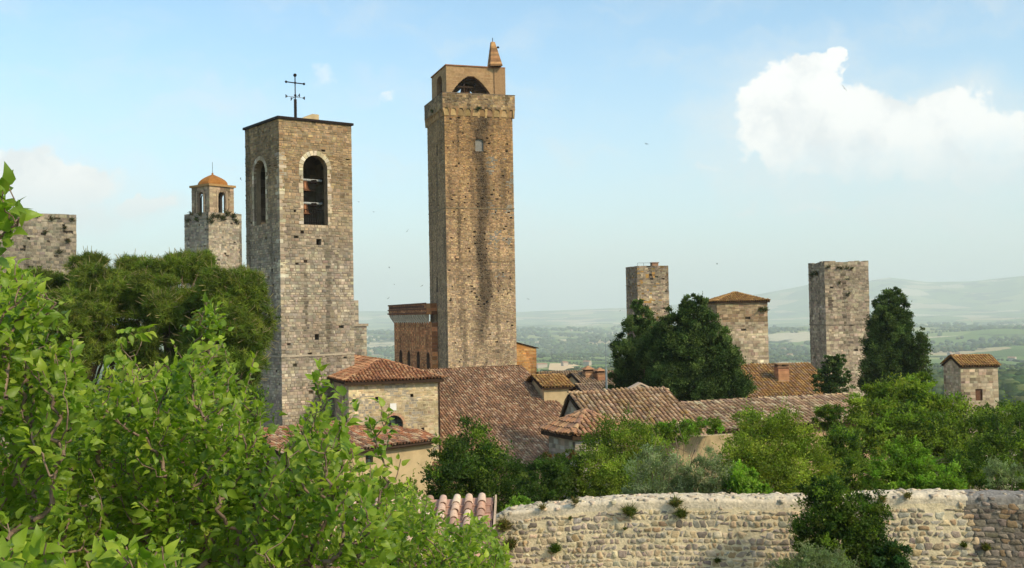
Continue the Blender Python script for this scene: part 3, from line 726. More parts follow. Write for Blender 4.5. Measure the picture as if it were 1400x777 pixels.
    masonry(bm, bw[1], z0, zr, PL, r, .3, .8, [opening(wb2 * .3, wb2 * .7, z0 + .4, zr - .7, .8)], prot=.004); masonry(bm, bw[2], z0, zr, PL, r, .3, .8, [obk], prot=.004)
    bel = bm.build('belfry', M_BRICK, T)
    for wl_, o in ((bw[0], ofr), (bw[3], ola), (bw[2], obk)): m = MB(); reveal(m, wl_, o, .55, (.28, .17, .09)); m.build('arch_reveal', M_BRICK, bel)
    m = MB(); m.box(Cb - (e1 + e2) * .12 + ZV * zr, e1 * (wb1 + .24), e2 * (wb2 + .24), ZV * .15, (.26, .12, .06)); m.build('belfry_cornice', M_BRICK, bel)
    pa, _ = bw[0].pix(675.5, 110); m = MB(); m.box(bw[0].at(pa, z0, 0), bw[0].du * (wb1 - pa + .1), bw[0].n * .14, ZV * (zr - z0 - .02), (.30, .185, .095)); m.build('belfry_pilaster', M_BRICK, bel)
    # pointed arch brick rim
    fr = MB()
    for i, v_ in enumerate((.35, 1.35)): fr.box(bw[0].at(fa + .1, z0 + 1.7 + i * 1.0, -.9), bw[0].du * (fb - fa - .2), -bw[0].n * .2, ZV * .22)
    for u in np.linspace(fa + .3, fb - .3, 4): fr.box(bw[0].at(u, z0, -.95), bw[0].du * .16, -bw[0].n * .16, ZV * 2.6)
    fr.build('bell_frame', M_WOOD, bel)
    uc = (fa + fb) / 2 - .2; c = bw[0].at(uc, z0 + 2.5, -2.2)
    b = thing('tower_bell', 'big bronze bell hung inside the pointed arch atop the tallest tower', 'bell', c)
    m = MB(); m.lathe(c - ZV * 2.0, [(0, 1.8), (.35, 1.8), (.55, 1.6), (.65, 1.0), (.8, .5), (1.05, .05), (1.08, 0), (.95, .03)], 16); m.build('bell_body', M_BRONZE, b, True)
    m = MB(); m.box(c - e1 * 1.5 - e2 * .12 - ZV * .2, e1 * 3.0, e2 * .24, ZV * .3); m.build('headstock', M_WOOD, b)
    # raking brick spur with a rod
    s0 = P(668.2, 94, Y + 3); s1 = P(685, 94, Y + 3); ap = P(673.5, 58, Y + 3.6)
    z0s = zr + .15; m = MB(); a = A3(s0[0], s0[1], z0s); bq = A3(s1[0], s1[1], z0s)
    q = [a - e2 * .8, bq - e2 * .8, bq + e2 * .8, a + e2 * .8]; t_ = A3(ap[0], ap[1], ap[2])
    tops = [t_ - e1 * .25 - e2 * .25, t_ + e1 * .25 - e2 * .25, t_ + e1 * .25 + e2 * .25, t_ - e1 * .25 + e2 * .25]
    N = 12
    for i in range(N):
        k0, k1 = i / N, (i + 1) / N; A_ = [q[j] * (1 - k0) + tops[j] * k0 for j in range(4)]; B_ = [q[j] * (1 - k1) + tops[j] * k1 for j in range(4)]
        m.add(np.vstack([A_, B_]), [[0, 1, 5, 4], [1, 2, 6, 5], [2, 3, 7, 6], [3, 0, 4, 7], [4, 5, 6, 7]], pick(BROWN, 1, r)[0] * [1, .75, .55])
    m.build('brick_spire', M_STONE, T)
    m = MB(); m.tube([t_, t_ + ZV * .6], .05, 5); m.tube([t_ + e1 * .2 - ZV * .8, t_ + e1 * .75 - ZV * .65], .05, 5); m.lathe(t_ + e1 * .75 - ZV * .8, [(0, 0), (.2, .05), (.14, .25), (0, .3)], 8); m.build('lamp_and_rod', M_IRON, T)
    # vegetation clinging to the parapet
    m = MB(); u, v_ = pw[0].pix(654, 149); tuft(m, pw[0].at(u, v_, .05), 120, .5, r, [(.03, .05, .015), (.05, .07, .02)], .05, .2, nrm=pw[0].n)
    u, v_ = pw[3].pix(592, 153); tuft(m, pw[3].at(u, v_, .05), 90, .45, r, [(.03, .05, .015), (.05, .07, .02)], .05, .2, nrm=pw[3].n); m.build('wall_plant', M_CROWN, T)
    return C, e1, e2
GT = great_tower()

# ---------------- brick palace beside the great tower
BRICK_P = [tuple(np.array(c) * (1.3, 1.12, .85)) for c in BRICK]
def palace():
    r = np.random.default_rng(3); _, e1, e2 = GT
    C = A3(*P(590, 430, 150)[:2]); wl = 24.6
    L = Wall(C + e2 * wl, -e2, wl); F = Wall(C, e1, 7.0); zb = -17.5; zt = zof(586, 415, 150.5); zl = zof(586, 441, 150.5); zc = zof(586, 430, 150.5)
    T = thing('brick_palace', 'red brick palace with overhanging parapet on white corbels beside the tallest tower', 'building', C + e2 * wl / 2 + e1 * 3.5 + ZV * zb)
    ops = []
    for px in (548, 559, 572, 585.5):
        a, va = L.pix(px - 1.9, 503 + (px - 548) * .12); b, vb = L.pix(px + 1.9, 479 + (px - 548) * .08); ops.append(opening(a, b, va - 2, vb, 'round'))
    m = MB(); masonry(m, L, zb, zl, BRICK_P, r, .3, .55, ops, prot=.015, joint=.015, mortar=(.3, .2, .12)); masonry(m, F, zb, zl, BRICK_P, r, .5, .9)
    masonry(m, Wall(C + e1 * 7 + e2 * wl, -e1, 7), zb, zl, BRICK_P, r, .6, 1.); masonry(m, Wall(C + e1 * 7, e2, wl), zb, zl, BRICK_P, r, .6, 1.)
    m.build('wall', M_BRICK, T)
    for o in ops:
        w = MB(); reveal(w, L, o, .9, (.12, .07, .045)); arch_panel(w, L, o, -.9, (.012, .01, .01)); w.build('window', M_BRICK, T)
    ov = .7; Lp = Wall(C + e2 * (wl + ov) - e1 * ov, -e2, wl + ov)
    Fp = Wall(C - e1 * ov - e2 * .02, e1, 7 + ov)
    for wl_, ch_, ln_ in ((Lp, .26, .5), (Fp, .5, .9), (Wall(C + e1 * 7 + e2 * (wl + ov), -e1, 7 + ov), .6, 1.)):
        m = MB(); masonry(m, wl_, zc, zt, BRICK_P, r, ch_, ln_, prot=.015, mortar=(.3, .2, .12), tintf=lambda t, u, v, r: t * .9); m.build('parapet', M_BRICK, T)
    m = MB(); m.box(Lp.at(0, zt - .05, -8), Lp.du * Lp.w, Lp.n * 8, ZV * .05, (.2, .1, .06)); m.build('roof', M_BRICK, T)
    for v_, t_ in ((zof(586, 416, 150.5), .12), (zof(586, 423.5, 150.5), .16), (zof(586, 429, 150.5), .2)):
        m = MB(); m.box(Lp.at(-.05, v_, 0), Lp.du * (Lp.w + .05), ZV * .2, Lp.n * t_, (.17, .075, .045)); m.build('brick_moulding', M_BRICK, T)
    # pierced dentil band
    for i in range(24):
        u = 1.0 + i * (Lp.w - 2) / 24; m = MB(); m.box(Lp.at(u, zof(586, 420.5, 150.5), 0), Lp.du * .5, ZV * .32, Lp.n * .1, (.13, .06, .04)); m.build('dentil', M_BRICK, T)
    n = 17
    for i in range(n):
        u = .4 + i * (Lp.w - .9) / n; m = MB(); p = [Lp.at(u, zc, -.03), Lp.at(u, zc - .25, -.03), Lp.at(u, zl - .15, -ov + .01), Lp.at(u, zc, -ov)]
        m.poly_prism(p, Lp.du * .5, (.66, .58, .48)); m.build('corbel', M_STONE, T)
    m = MB(); m.box(Lp.at(0, zc - .02, -ov), Lp.du * Lp.w, Lp.n * (ov - .02), ZV * .1, (.2, .1, .06)); m.build('parapet_soffit', M_BRICK, T)
palace()

# ---------------- plain far towers
def plain_tower(name, label, pn, pr, pl, Y, ytop, pal, seed, mtl=M_STONE2, ch=.27, ln=.45, zb=-18, holes=.015, uneven=0.0, tf=None, cap=True, k=1.0, band=None, tops=None):
    r = np.random.default_rng(seed)
    C, e1, e2, w1, w2 = corner_frame(pn, pr, pl, Y, k); zt = zof(pn[0], ytop, Y)
    T = thing(name, label, 'tower', C + (e1 * w1 + e2 * w2) / 2 + ZV * zb, 'stone towers of the town')
    ws = four_walls(C, e1, e2, w1, w2); m = MB()
    for i, wl in enumerate(ws):
        masonry(m, wl, zb, zt, pal, r, ch if i in (0, 3) else .5, ln if i in (0, 3) else .9, holes=holes if i in (0, 3) else 0, prot=.04, tintf=tf)
    m.build('stone_blocks', mtl, T, kind='stuff')
    f = MB(); f.box(C + (e1 + e2) * .02 + ZV * (zt - .3), e1 * (w1 - .04), e2 * (w2 - .04), ZV * .1, (.2, .17, .13)); f.build('roof_terrace', mtl, T)
    # worn top course
    if cap:
        m = MB()
        for wl in ws:
            u = 0
            while u < wl.w - .05:
                w = min(r.uniform(.3, .8), wl.w - u); h = r.uniform(.02, .055) + (uneven * max(0, math.sin(u * 1.9 + 1)) if uneven else 0)
                m.box(wl.at(u, zt - .01, -.4), wl.du * (w - .01), wl.n * (.4 + r.uniform(-.02, .03)), ZV * h, pick(pal, 1, r)[0] * .75); u += w
        m.build('worn_coping', mtl, T, kind='stuff')
    if band:
        for wl in (ws[0], ws[3]):
            v = zof(pn[0], band, Y); m = MB(); m.box(wl.at(-.03, v, 0), wl.du * (wl.w + .06), ZV * .12, wl.n * .07, np.asarray(pal[0]) * .7); m.build('string_course', mtl, T)
    return T, C, e1, e2, w1, w2, zt, ws, r
def plants(T, wl, spots, r, Lg=.5, n=60, pal=((.03, .05, .015), (.055, .075, .02), (.09, .06, .03))):
    for px, py in spots:
        u, v = wl.pix(px, py); m = MB(); tuft(m, wl.at(u, v, .06), n, Lg, r, pal, Lg * .12, .25, nrm=wl.n); m.build('wall_plant', M_CROWN, T)

# leftmost broad tower
T, C, e1, e2, w1, w2, zt, ws, r = plain_tower('stone_tower', 'broad mossy flat-topped tower rising behind the leafy branches beside the pines', (-40, 286), (104, 291), (-75, 292), 110, 288, [(.24, .205, .155), (.19, .165, .125), (.29, .245, .18), (.16, .14, .11)], 11, holes=.05, band=None)
plants(T, ws[0], [(70, 300), (88, 312), (92, 330), (62, 318), (50, 296), (80, 345), (98, 301)], r, .5, 50)
# domed tower
def domed():
    T, C, e1, e2, w1, w2, zt, ws, r = plain_tower('domed_tower', 'slim grey tower crowned by an arcaded lantern with an orange dome', (285, 289), (330, 291), (252, 292), 150, 290, GREY, 12, mtl=M_STONE, holes=.03)
    plants(T, ws[0], [(290, 296), (298, 297), (304, 300), (318, 296), (310, 293), (322, 304), (287, 303)], r, .75, 60); plants(T, ws[3], [(262, 293), (270, 301), (258, 303), (275, 294)], r, .6, 50)
    q0, _ = ws[0].pix(291, 280); Y0 = 151
    ins = w1 * .13; Cl = C + (e1 + e2) * ins; wl1 = w1 - 2 * ins
    zl = zof(287, 254.5, 151.5); fw = four_walls(Cl, e1, e2, wl1, wl1); m = MB(); ops = []
    for wl in fw:
        o = opening(wl1 * .36, wl1 * .64, zt - .1, zl - .75, 'round'); ops.append((wl, o)); masonry(m, wl, zt - .2, zl, [(.34, .25, .16), (.38, .28, .18), (.30, .22, .14)], r, .3, .6, [o], prot=.01, joint=.012)
    lan = m.build('lantern', M_BRICK, T)
    for wl, o in ops: m = MB(); reveal(m, wl, o, .35, (.3, .21, .14)); m.build('arch_reveal', M_BRICK, lan)
    m = MB(); m.box(Cl - (e1 + e2) * .22 + ZV * zl, e1 * (wl1 + .44), e2 * (wl1 + .44), ZV * .3, (.34, .20, .08)); m.build('cornice', M_BRICK, T)
    for wl in fw:
        for u in (wl1 * .3, wl1 * .7): m = MB(); m.box(wl.at(u - .09, zt - .1, .0), wl.du * .18, wl.n * .08, ZV * (zl - zt - .5), (.36, .27, .18)); m.build('lantern_pilaster', M_BRICK, lan)
    cc = Cl + (e1 + e2) * wl1 / 2 + ZV * (zl + .3); m = MB(); R = wl1 * .52; H = zof(290, 236, 152) - zl - .3
    prof = [(R * (1 - k_ ** 2.6), H * (k_ * .86 + .14 * k_ ** 4)) for k_ in np.linspace(0, .97, 10)] + [(.12, H * 1.0), (.16, H * 1.06), (0.0, H * 1.16)]
    m.lathe(cc, prof, 8, (.40, .20, .05)); m.build('dome', mat('dome_tile', (.30, .125, .03), nscale=3, namt=.35, stain=[((.12, .08, .03), 2.5, .55, .75, .6)]), T)
    m = MB(); m.tube([cc + ZV * H, cc + ZV * (H + 1.7)], .03, 4); m.build('rod', M_IRON, T)
domed()
# sliver of a tower behind the bell tower
def sliver():
    r = np.random.default_rng(13); T, C, e1, e2, w1, w2, zt, ws, r = plain_tower('stone_tower', 'half hidden tower with a projecting ledge peeping out behind the grey bell tower', (455, 444), (501, 444), (440, 445), 128, 446, GREY, 13, mtl=M_STONE)
    m = MB(); m.box(C - (e1 + e2) * .18 + ZV * (zt - .1), e1 * (w1 + .36), e2 * (w2 + .36), ZV * .3, (.3, .24, .17)); m.build('ledge', M_STONE, T)
    zt2 = zof(480, 411, 130); p = P(496, 430, 128); wv = float((p - C) @ e1) + .2
    m = MB()
    for wl in four_walls(C + e2 * .4, e1, e2, wv, w2 - 1): masonry(m, wl, zt + .1, zt2, GREY, r, .3, .5, prot=.03)
    m.box(C + e2 * .42 + e1 * .02 + ZV * (zt2 - .2), e1 * (wv - .04), e2 * (w2 - 1.04), ZV * .15, (.25, .2, .15)); m.build('upper_stage', M_STONE, T)
sliver()
def tf_lichen(t, u, v, r):
    return t * np.where((r.random(len(u)) < .10)[:, None], [1.2, .9, .4], [1, 1, 1])
T, C, e1, e2, w1, w2, zt, ws, r = plain_tower('stone_tower', 'short flat-topped brown tower with a small brick stack behind the dark cypresses', (871, 363), (913.6, 364.5), (855.5, 366), 170, 364, [(.29, .225, .155), (.24, .185, .13), (.34, .265, .18), (.19, .15, .11)], 14, tf=tf_lichen, holes=.03, band=390)
m = MB(); c = C + e1 * w1 * .55 + e2 * .8 + ZV * zt; m.box(c, e1 * 1.0, e2 * .8, ZV * .5, (.3, .17, .1)); m.box(c - (e1 + e2) * .1 + ZV * .5, e1 * 1.2, e2 * 1.0, ZV * .12, (.2, .12, .08)); m.build('brick_stack', M_BRICK, T)
m = MB(); m.tube([C + e1 * .2 + e2 * .3 + ZV * (zt + .5), C + e1 * 2.3 + e2 * .3 + ZV * (zt + .5)], .03, 4)
for q in (.2, 1.2, 2.3): m.tube([C + e1 * q + e2 * .3 + ZV * zt, C + e1 * q + e2 * .3 + ZV * (zt + .5)], .03, 4)
m.build('guard_rail', M_GALV, T)

T, C, e1, e2, w1, w2, zt, ws, r = plain_tower('stone_tower', 'weathered tower with an uneven top standing beside the tall full cypress', (1127, 358), (1187, 360), (1105, 363), 130, 359, [(.32, .255, .185), (.27, .215, .155), (.37, .30, .21), (.23, .18, .13)], 15, uneven=.14, holes=.02, band=445, tf=lambda t, u, v, r: t * (1 + .35 * np.clip((2 - v) / 8, 0, 1))[:, None])
plants(T, ws[0], [(1145, 366), (1150, 367), (1158, 367), (1164, 368), (1147, 387), (1160, 403), (1132, 366)], r, .4, 50); plants(T, ws[3], [(1112, 377), (1118, 375)], r, .6, 60)

# stub tower with tiled pyramid roof
def hip_roof(T, C, e1, e2, w1, w2, ze, rise, ov, pal, r, mtl, ridge_len=0.0, **kw):
    a = C - (e1 + e2) * ov; W1, W2 = w1 + 2 * ov, w2 + 2 * ov
    c = [a, a + e1 * W1, a + e1 * W1 + e2 * W2, a + e2 * W2]; c = [A3(q[0], q[1], ze) for q in c]
    cen = sum(c) / 4; r0 = cen + ZV * rise - e1 * ridge_len / 2; r1 = cen + ZV * rise + e1 * ridge_len / 2
    pl = [[c[0], c[1], r1, r0], [c[1], c[2], r1], [c[2], c[3], r0, r1], [c[3], c[0], r0]] if ridge_len > 0 else [[c[0], c[1], r0], [c[1], c[2], r0], [c[2], c[3], r0], [c[3], c[0], r0]]
    rd = [(c[0], r0), (c[1], r1), (c[2], r1), (c[3], r0)] + ([(r0, r1)] if ridge_len > 0 else [])
    return roof_part(T, pl, rd, pal, r, mtl, **kw)
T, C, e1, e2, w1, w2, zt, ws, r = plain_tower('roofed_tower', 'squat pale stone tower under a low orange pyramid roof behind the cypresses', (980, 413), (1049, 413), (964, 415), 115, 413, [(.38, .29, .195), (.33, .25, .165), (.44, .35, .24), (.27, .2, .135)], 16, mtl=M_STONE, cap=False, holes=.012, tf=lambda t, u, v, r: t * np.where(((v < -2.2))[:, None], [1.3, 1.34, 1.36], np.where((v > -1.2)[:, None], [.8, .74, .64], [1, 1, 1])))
hip_roof(T, C, e1, e2, w1, w2, zt, .95, .22, TP_GOLD, r, M_TILE_L, exposure=.34)
plants(T, ws[0], [(1046, 424), (1040, 424)], r, .5, 60)
o = MB(); u, v = ws[0].pix(1029, 499); o.box(ws[0].at(u - .12, v - .25, -.1), ws[0].du * .24, ZV * .5, ws[0].n * .14); o.build('slit_window', M_WOOD, T)

# ---------------- houses
def gable_house(name, label, C, e1, e2, w1, w2, ze, rise, zb, wallmat, pal, tpal, r, tmat=M_TILE, ov=.25, stone=True, ridge_frac=.5, tint=(.4, .3, .2), ch=.25, ln=.4, openings=(), left_ops=(), group=None, cat='house', **kw):
    """ridge runs along e1; gables face left and right; eaves front and back"""
    T = thing(name, label, cat, A3(*(C + (e1 * w1 + e2 * w2) / 2)[:2], zb), group)
    F, Rr, B, L = four_walls(C, e1, e2, w1, w2); m = MB(); rz = ze + rise; rp = w2 * ridge_frac
    for wl, o in ((F, openings), (Rr, ()), (B, ()), (L, left_ops)):
        if stone: masonry(m, wl, zb, ze, pal, r, ch, ln, o, prot=.02)
        else: masonry(m, wl, zb, ze, [tint], r, 1.2, 2.0, o, prot=0, joint=.001, jit=.01, mortar=tint)
    for wl, q in ((L, w2 - rp), (Rr, rp)):
        a, b, c = wl.at(0, ze), wl.at(wl.w, ze), wl.at(q, rz)
        if stone:
            n = max(2, int(rise / ch))
            for i in range(n):
                v0, v1 = ze + rise * i / n, ze + rise * (i + 1) / n; k0, k1 = i / n, (i + 1) / n
                ul, ur = q * k0, wl.w - (wl.w - q) * k0; ul1, ur1 = q * k1, wl.w - (wl.w - q) * k1
                kk = max(1, int((ur - ul) / ln)); us = np.linspace(0, 1, kk + 1)
                for s0, s1 in zip(us[:-1], us[1:]):
                    m.add([wl.at(ul + (ur - ul) * s0, v0, .01), wl.at(ul + (ur - ul) * s1, v0, .01), wl.at(ul1 + (ur1 - ul1) * s1, v1, .01), wl.at(ul1 + (ur1 - ul1) * s0, v1, .01)], [[0, 1, 2, 3]], pick(pal, 1, r)[0])
        else: m.add([a, b, c], [[0, 1, 2]], tint)
    m.build('wall', wallmat, T)
    sl = rise / rp; sb = rise / (w2 - rp)
    a = C - e2 * ov - e1 * ov; b = C - e2 * ov + e1 * (w1 + ov); c = C + e2 * rp + e1 * (w1 + ov); d = C + e2 * rp - e1 * ov
    f_, g_ = C + e2 * (w2 + ov) + e1 * (w1 + ov), C + e2 * (w2 + ov) - e1 * ov
    z = lambda p, q: A3(p[0], p[1], q)
    up = .06
    pl1 = [z(a, ze - sl * ov + up), z(b, ze - sl * ov + up), z(c, rz + up), z(d, rz + up)]; pl2 = [z(f_, ze - sb * ov + up), z(g_, ze - sb * ov + up), z(d, rz + up), z(c, rz + up)]
    ro = roof_part(T, [pl1, pl2], [(z(d, rz + up), z(c, rz + up))], tpal, r, tmat, **kw)
    return T, F, L, ro, (pl1, pl2)
def frame(a):
    a = math.radians(a); return A3(math.cos(a), math.sin(a)), A3(-math.sin(a), math.cos(a))

# nave
def nave():
    r = np.random.default_rng(31); e1, e2 = frame(24)
    Rg = P(712, 503, 90); z_r = Rg[2]; t = 15.2; L_ = 13.5; sl = .385; ov = .35
    s = -e2
    w2 = t * 2 - .7; C = A3(Rg[0], Rg[1]) - e1 * (L_ - .25) + s * (t - ov); ze = z_r - sl * (t - ov)
    T, F, L, ro, pls = gable_house('church_nave', 'long church nave with a broad sloping brown pantile roof', C, e1, e2, L_ - .5, w2, ze - .06, sl * (t - ov), -17.5, M_PLASTER_P, BROWN, TP_NAVE, r, M_TILE, stone=False, tint=(.40, .27, .18), cat='church', ov=ov, sp=.225, exposure=.33)
    g_ = MB(); a, b = pls[0][0], pls[0][1]; g_.tube([a - ZV * .1 + s * .1, b - ZV * .1 + s * .1], .09, 6); g_.build('gutter', M_WOOD, T)
nave()
# transept with hip roof and arched window
def transept():
    r = np.random.default_rng(32); A_ = P(471, 523, 70); B_ = P(607, 518, 72.2)
    e1 = A3(B_[0] - A_[0], B_[1] - A_[1]); w1 = np.linalg.norm(e1); e1 /= w1; e2 = A3(-e1[1], e1[0]); ov = .32
    ze = float((A_[2] + B_[2]) / 2); C = A3(A_[0], A_[1]) + (e1 + e2) * ov; w1 -= 2 * ov; Ln = 18.0; zb = -16.5
    T = thing('church_transept', 'pale stone church wing with a hipped red roof and small arched window', 'church', C + e1 * w1 / 2 + e2 * Ln / 2 + ZV * zb)
    F, Rr, B, L = four_walls(C, e1, e2, w1, Ln)
    ua, va = F.pix(527, 600); ub, vb = F.pix(551, 567.5); ow = opening(ua, ub, F.pix(539, 596)[1], vb, 'round')
    hs = []
    for px, py in ((578, 587), (484, 548), (563, 541), (515, 545)):
        u, v = F.pix(px, py); hs.append(opening(u - .1, u + .1, v - .1, v + .1))
    def tf(t, u, v, r):
        g_ = (fbm(u * .7 + 2, v * .7, 3, 77) > .6) & (r.random(len(u)) < .6)
        return np.where(g_[:, None], np.array([.30, .265, .21]) * r.uniform(.8, 1.15, (len(u), 1)), t)
    m = MB(); masonry(m, F, zb, ze, [(.56, .44, .255), (.52, .405, .235), (.60, .485, .30), (.48, .365, .21), (.54, .44, .29)], r, .17, .23, [ow] + hs, tintf=tf, prot=.018, joint=.02, mortar=(.52, .42, .27))
    masonry(m, Rr, zb, ze, PALE, r, .3, .5); masonry(m, L, zb, ze, PALE, r, .3, .5)
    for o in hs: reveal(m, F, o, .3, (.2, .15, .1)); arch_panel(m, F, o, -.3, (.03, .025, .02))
    m.build('stone_blocks', M_STONE, T, kind='stuff')
    window(T, F, ow, .35, M_GLASS, bars=(2, 4))
    surround(T, F, ow, .17, [(.46, .27, .17), (.42, .24, .15), (.5, .33, .2)], r, M_BRICK, 'arch_brick', 15, d=.02)
    u, v = F.pix(537.5, 556.5); m = MB(); m.box(F.at(u - .21, v - .23, 0), F.du * .42, ZV * .46, F.n * .04); m.build('plaque', M_WHITE, T)
    # roof
    a = C - (e1 + e2) * ov; W1 = w1 + 2 * ov; ap = P(523, 493, 75.8); zr = ap[2]; back = 3.9
    z = lambda p, q: A3(p[0], p[1], q)
    c0, c1 = z(a, ze), z(a + e1 * W1, ze); r0 = z(a + e1 * W1 / 2 + e2 * back, zr); r1 = z(a + e1 * W1 / 2 + e2 * Ln, zr); c2, c3 = z(a + e1 * W1 + e2 * Ln, ze), z(a + e2 * Ln, ze)
    roof_part(T, [[c0, c1, r0], [c1, c2, r1, r0], [c3, c0, r0, r1]], [(c0, r0), (c1, r0), (r0, r1)], TP_RED, r, M_TILE, sp=.23, exposure=.34)
    m = MB(); m.box(a + e1 * .02 - e2 * .05 + ZV * (ze - .2), e1 * (W1 - .04), e2 * .1, ZV * .12); m.build('gutter', M_WOOD, T)
    m = MB(); m.tube([C + e1 * (w1 + .05) - e2 * .05 + ZV * (ze - .2), C + e1 * (w1 + .05) - e2 * .05 + ZV * (zb + 4)], .05, 6); m.build('downpipe', M_WOOD, T)
    m = MB(); f0 = P(465, 516, 72.4); f1 = P(490, 502.5, 75.6); m.tube([f0, f1], .10, 4); m.build('flashing', M_PLASTER, T)
transept()
# low building in front, turned towards the right
def low_house():
    r = np.random.default_rng(33); a0 = P(501, 615, 66.5); b0 = P(607, 602.3, 71.0); ze = float((a0[2] + b0[2]) / 2)
    e1 = A3(b0[0] - a0[0], b0[1] - a0[1]); e1 /= np.linalg.norm(e1); e2 = A3(-e1[1], e1[0])
    ov = .35; Lw = 11.5; C = A3(b0[0], b0[1]) - e1 * (Lw + .0) + e2 * ov; w1 = Lw - .75; w2 = 9.0
    F = Wall(C, e1, w1)
    def op(px0, py0, px1, py1):
        u, v = F.pix(px0, py1); u1, v1 = F.pix(px1, py0); return opening(u, u1, v, v1)
    ops = [op(500, 618, 510, 637), op(440, 640, 452, 652), op(413, 632, 419, 640)]
    T, F, L, ro, pls = gable_house('low_house', 'low cream plastered house under mottled red pantiles in front of the church wing', C, e1, e2, w1, w2, ze + .05, 1.12, -16.2, M_PLASTER, PALE, [(.37, .165, .085), (.31, .145, .08), (.25, .14, .085), (.41, .25, .145), (.45, .33, .21), (.21, .125, .085)], r, M_TILE, stone=False, tint=(.46, .35, .2), openings=ops, ov=ov, sp=.25, exposure=.36)
    for o in ops: window(T, F, o, .25, M_GLASS, bars=(1, 1), framemat=M_WOOD)
    g_ = MB(); a, b = pls[0][0], pls[0][1]; g_.tube([a - ZV * .07 - e2 * .08, b - ZV * .07 - e2 * .08], .08, 6); g_.build('gutter', M_WOOD, T)
low_house()

# right group: gabled stone house, hip pavilion, long shed roof, house with chimney
def right_houses():
    r = np.random.default_rng(34); e1, e2 = frame(17)
    pk = P(776, 542, 52); zr = pk[2]; sl = .42; back = 2.9; front = 6.0; Wd = 5.2
    C = A3(pk[0], pk[1]) - e2 * front + e1 * .15
    T, F, L, ro, pls = gable_house('stone_house', 'gabled stone house with a lichened brown pantile roof behind the round green bushes', C, e1, e2, Wd - .3, front + back - .3, zr - sl * front, sl * front, -12.5, M_STONE, [(.34, .27, .20), (.28, .23, .175), (.40, .33, .25), (.23, .185, .14)], TP_BROWN, r, M_TILE_L, ov=.13, ridge_frac=front / (front + back - .3), sp=.22, exposure=.34)
    # bell gable behind its ridge
    bg_ = P(876, 540, 57.5); e1b, e2b = frame(10); Tb = thing('bell_gable', 'small cream bell gable with an arched opening peeping over the house ridge', 'gable', A3(bg_[0], bg_[1], -13))
    wb = Wall(A3(bg_[0], bg_[1]) - e1b * .62, e1b, 1.24); z0 = -13; zs = zof(876, 534, 57.5); zp = zof(876, 526, 57.5)
    o = opening(.62 - .25, .62 + .25, zs - .55, zs - .02, 'round'); m = MB(); masonry(m, wb, z0, zs, [(.48, .38, .26), (.44, .34, .23)], r, .3, .6, [o], prot=.005, joint=.005)
    m.poly_prism([wb.at(0, zs), wb.at(1.24, zs), wb.at(.62, zp)], -wb.n * .4, (.46, .36, .25)); m.box(wb.at(0, z0, -.4), wb.du * 1.24, wb.n * .02, ZV * (o['v0'] - z0), (.4, .3, .2)); m.build('wall', M_STONE, Tb)
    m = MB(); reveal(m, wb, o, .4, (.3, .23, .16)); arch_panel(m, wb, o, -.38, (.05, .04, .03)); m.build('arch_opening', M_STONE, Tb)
    for sg in (0, 1):
        a, b = (wb.at(-.12, zs - .03, .06), wb.at(.62, zp + .02, .06)) if sg == 0 else (wb.at(1.36, zs - .03, .06), wb.at(.62, zp + .02, .06))
        m = MB(); m.poly_prism([a, b, b + ZV * .09, a + ZV * .09], -wb.n * .52, (.50, .38, .28)); m.build('gable_coping', M_TILE_N, Tb)
    # hip pavilion
    f0 = P(783, 597, 45.0); l0 = P(739.5, 588, 47.5); e2p = A3(l0[0] - f0[0], l0[1] - f0[1]); w = np.linalg.norm(e2p); e2p /= w; e1p = A3(e2p[1], -e2p[0]); ov = .25
    Cp = A3(f0[0], f0[1]) + (e1p + e2p) * ov; ze = float((f0[2] + l0[2]) / 2); zb = -11.5; w -= 2 * ov
    Tp = thing('pavilion', 'little hip-roofed stone annex with orange hip tiles beside the gabled house', 'house', A3(*(Cp + (e1p + e2p) * w / 2)[:2], zb))
    m = MB()
    for wl in four_walls(Cp, e1p, e2p, w, w): masonry(m, wl, zb, ze, [(.30, .24, .19), (.26, .21, .17), (.36, .30, .24), (.40, .35, .30)], r, .2, .32, prot=.02)
    m.build('stone_blocks', M_STONE, Tp, kind='stuff')
    hip_roof(Tp, Cp, e1p, e2p, w, w, ze, .82, ov, [(.37, .19, .10), (.31, .17, .095), (.41, .24, .13), (.27, .16, .10)], r, M_TILE, sp=.24, exposure=.36)
    m = MB(); m.box(Cp - (e1p + e2p) * (ov + .02) + ZV * (ze - .17), e1p * (w + 2 * ov), e2p * .08, ZV * .09); m.box(Cp - (e1p + e2p) * (ov + .02) + e2p * .09 + ZV * (ze - .17), e1p * .08, e2p * (w + 2 * ov - .1), ZV * .09); m.build('gutter', M_WOOD, Tp)
    # long shed-roofed building
    a = P(918, 555.5, 52.8); b = P(1166, 543, 56.7); zr = float((a[2] + b[2]) / 2); e1l = A3(b[0] - a[0], b[1] - a[1]); Lw = np.linalg.norm(e1l); e1l /= Lw; e2l = A3(-e1l[1], e1l[0])
    fr = 2.7; sl = .35
    T, F, L, ro, pls = gable_house('long_house', 'long low building with a strip of pinkish brown pantiles and orange plaster wall', A3(a[0], a[1]) - e2l * fr, e1l, e2l, Lw - .2, fr + 2.2, zr - sl * fr, sl * fr, -13, M_PLASTER_P, PALE, [(.34, .215, .125), (.28, .175, .105), (.40, .28, .165), (.24, .155, .10), (.44, .34, .215)], r, M_TILE, stone=False, tint=(.46, .30, .19), ridge_frac=fr / (fr + 2.2), sp=.23, exposure=.34)
    # house with chimney behind it
    e1c, e2c = frame(9); a = P(985, 504, 84); b = P(1109, 501, 84); zr = float((a[2] + b[2]) / 2); fr = 6.3; sl = .36
    Cc = A3(a[0], a[1]) - e2c * fr; w1 = (b[0] - a[0]) / e1c[0]
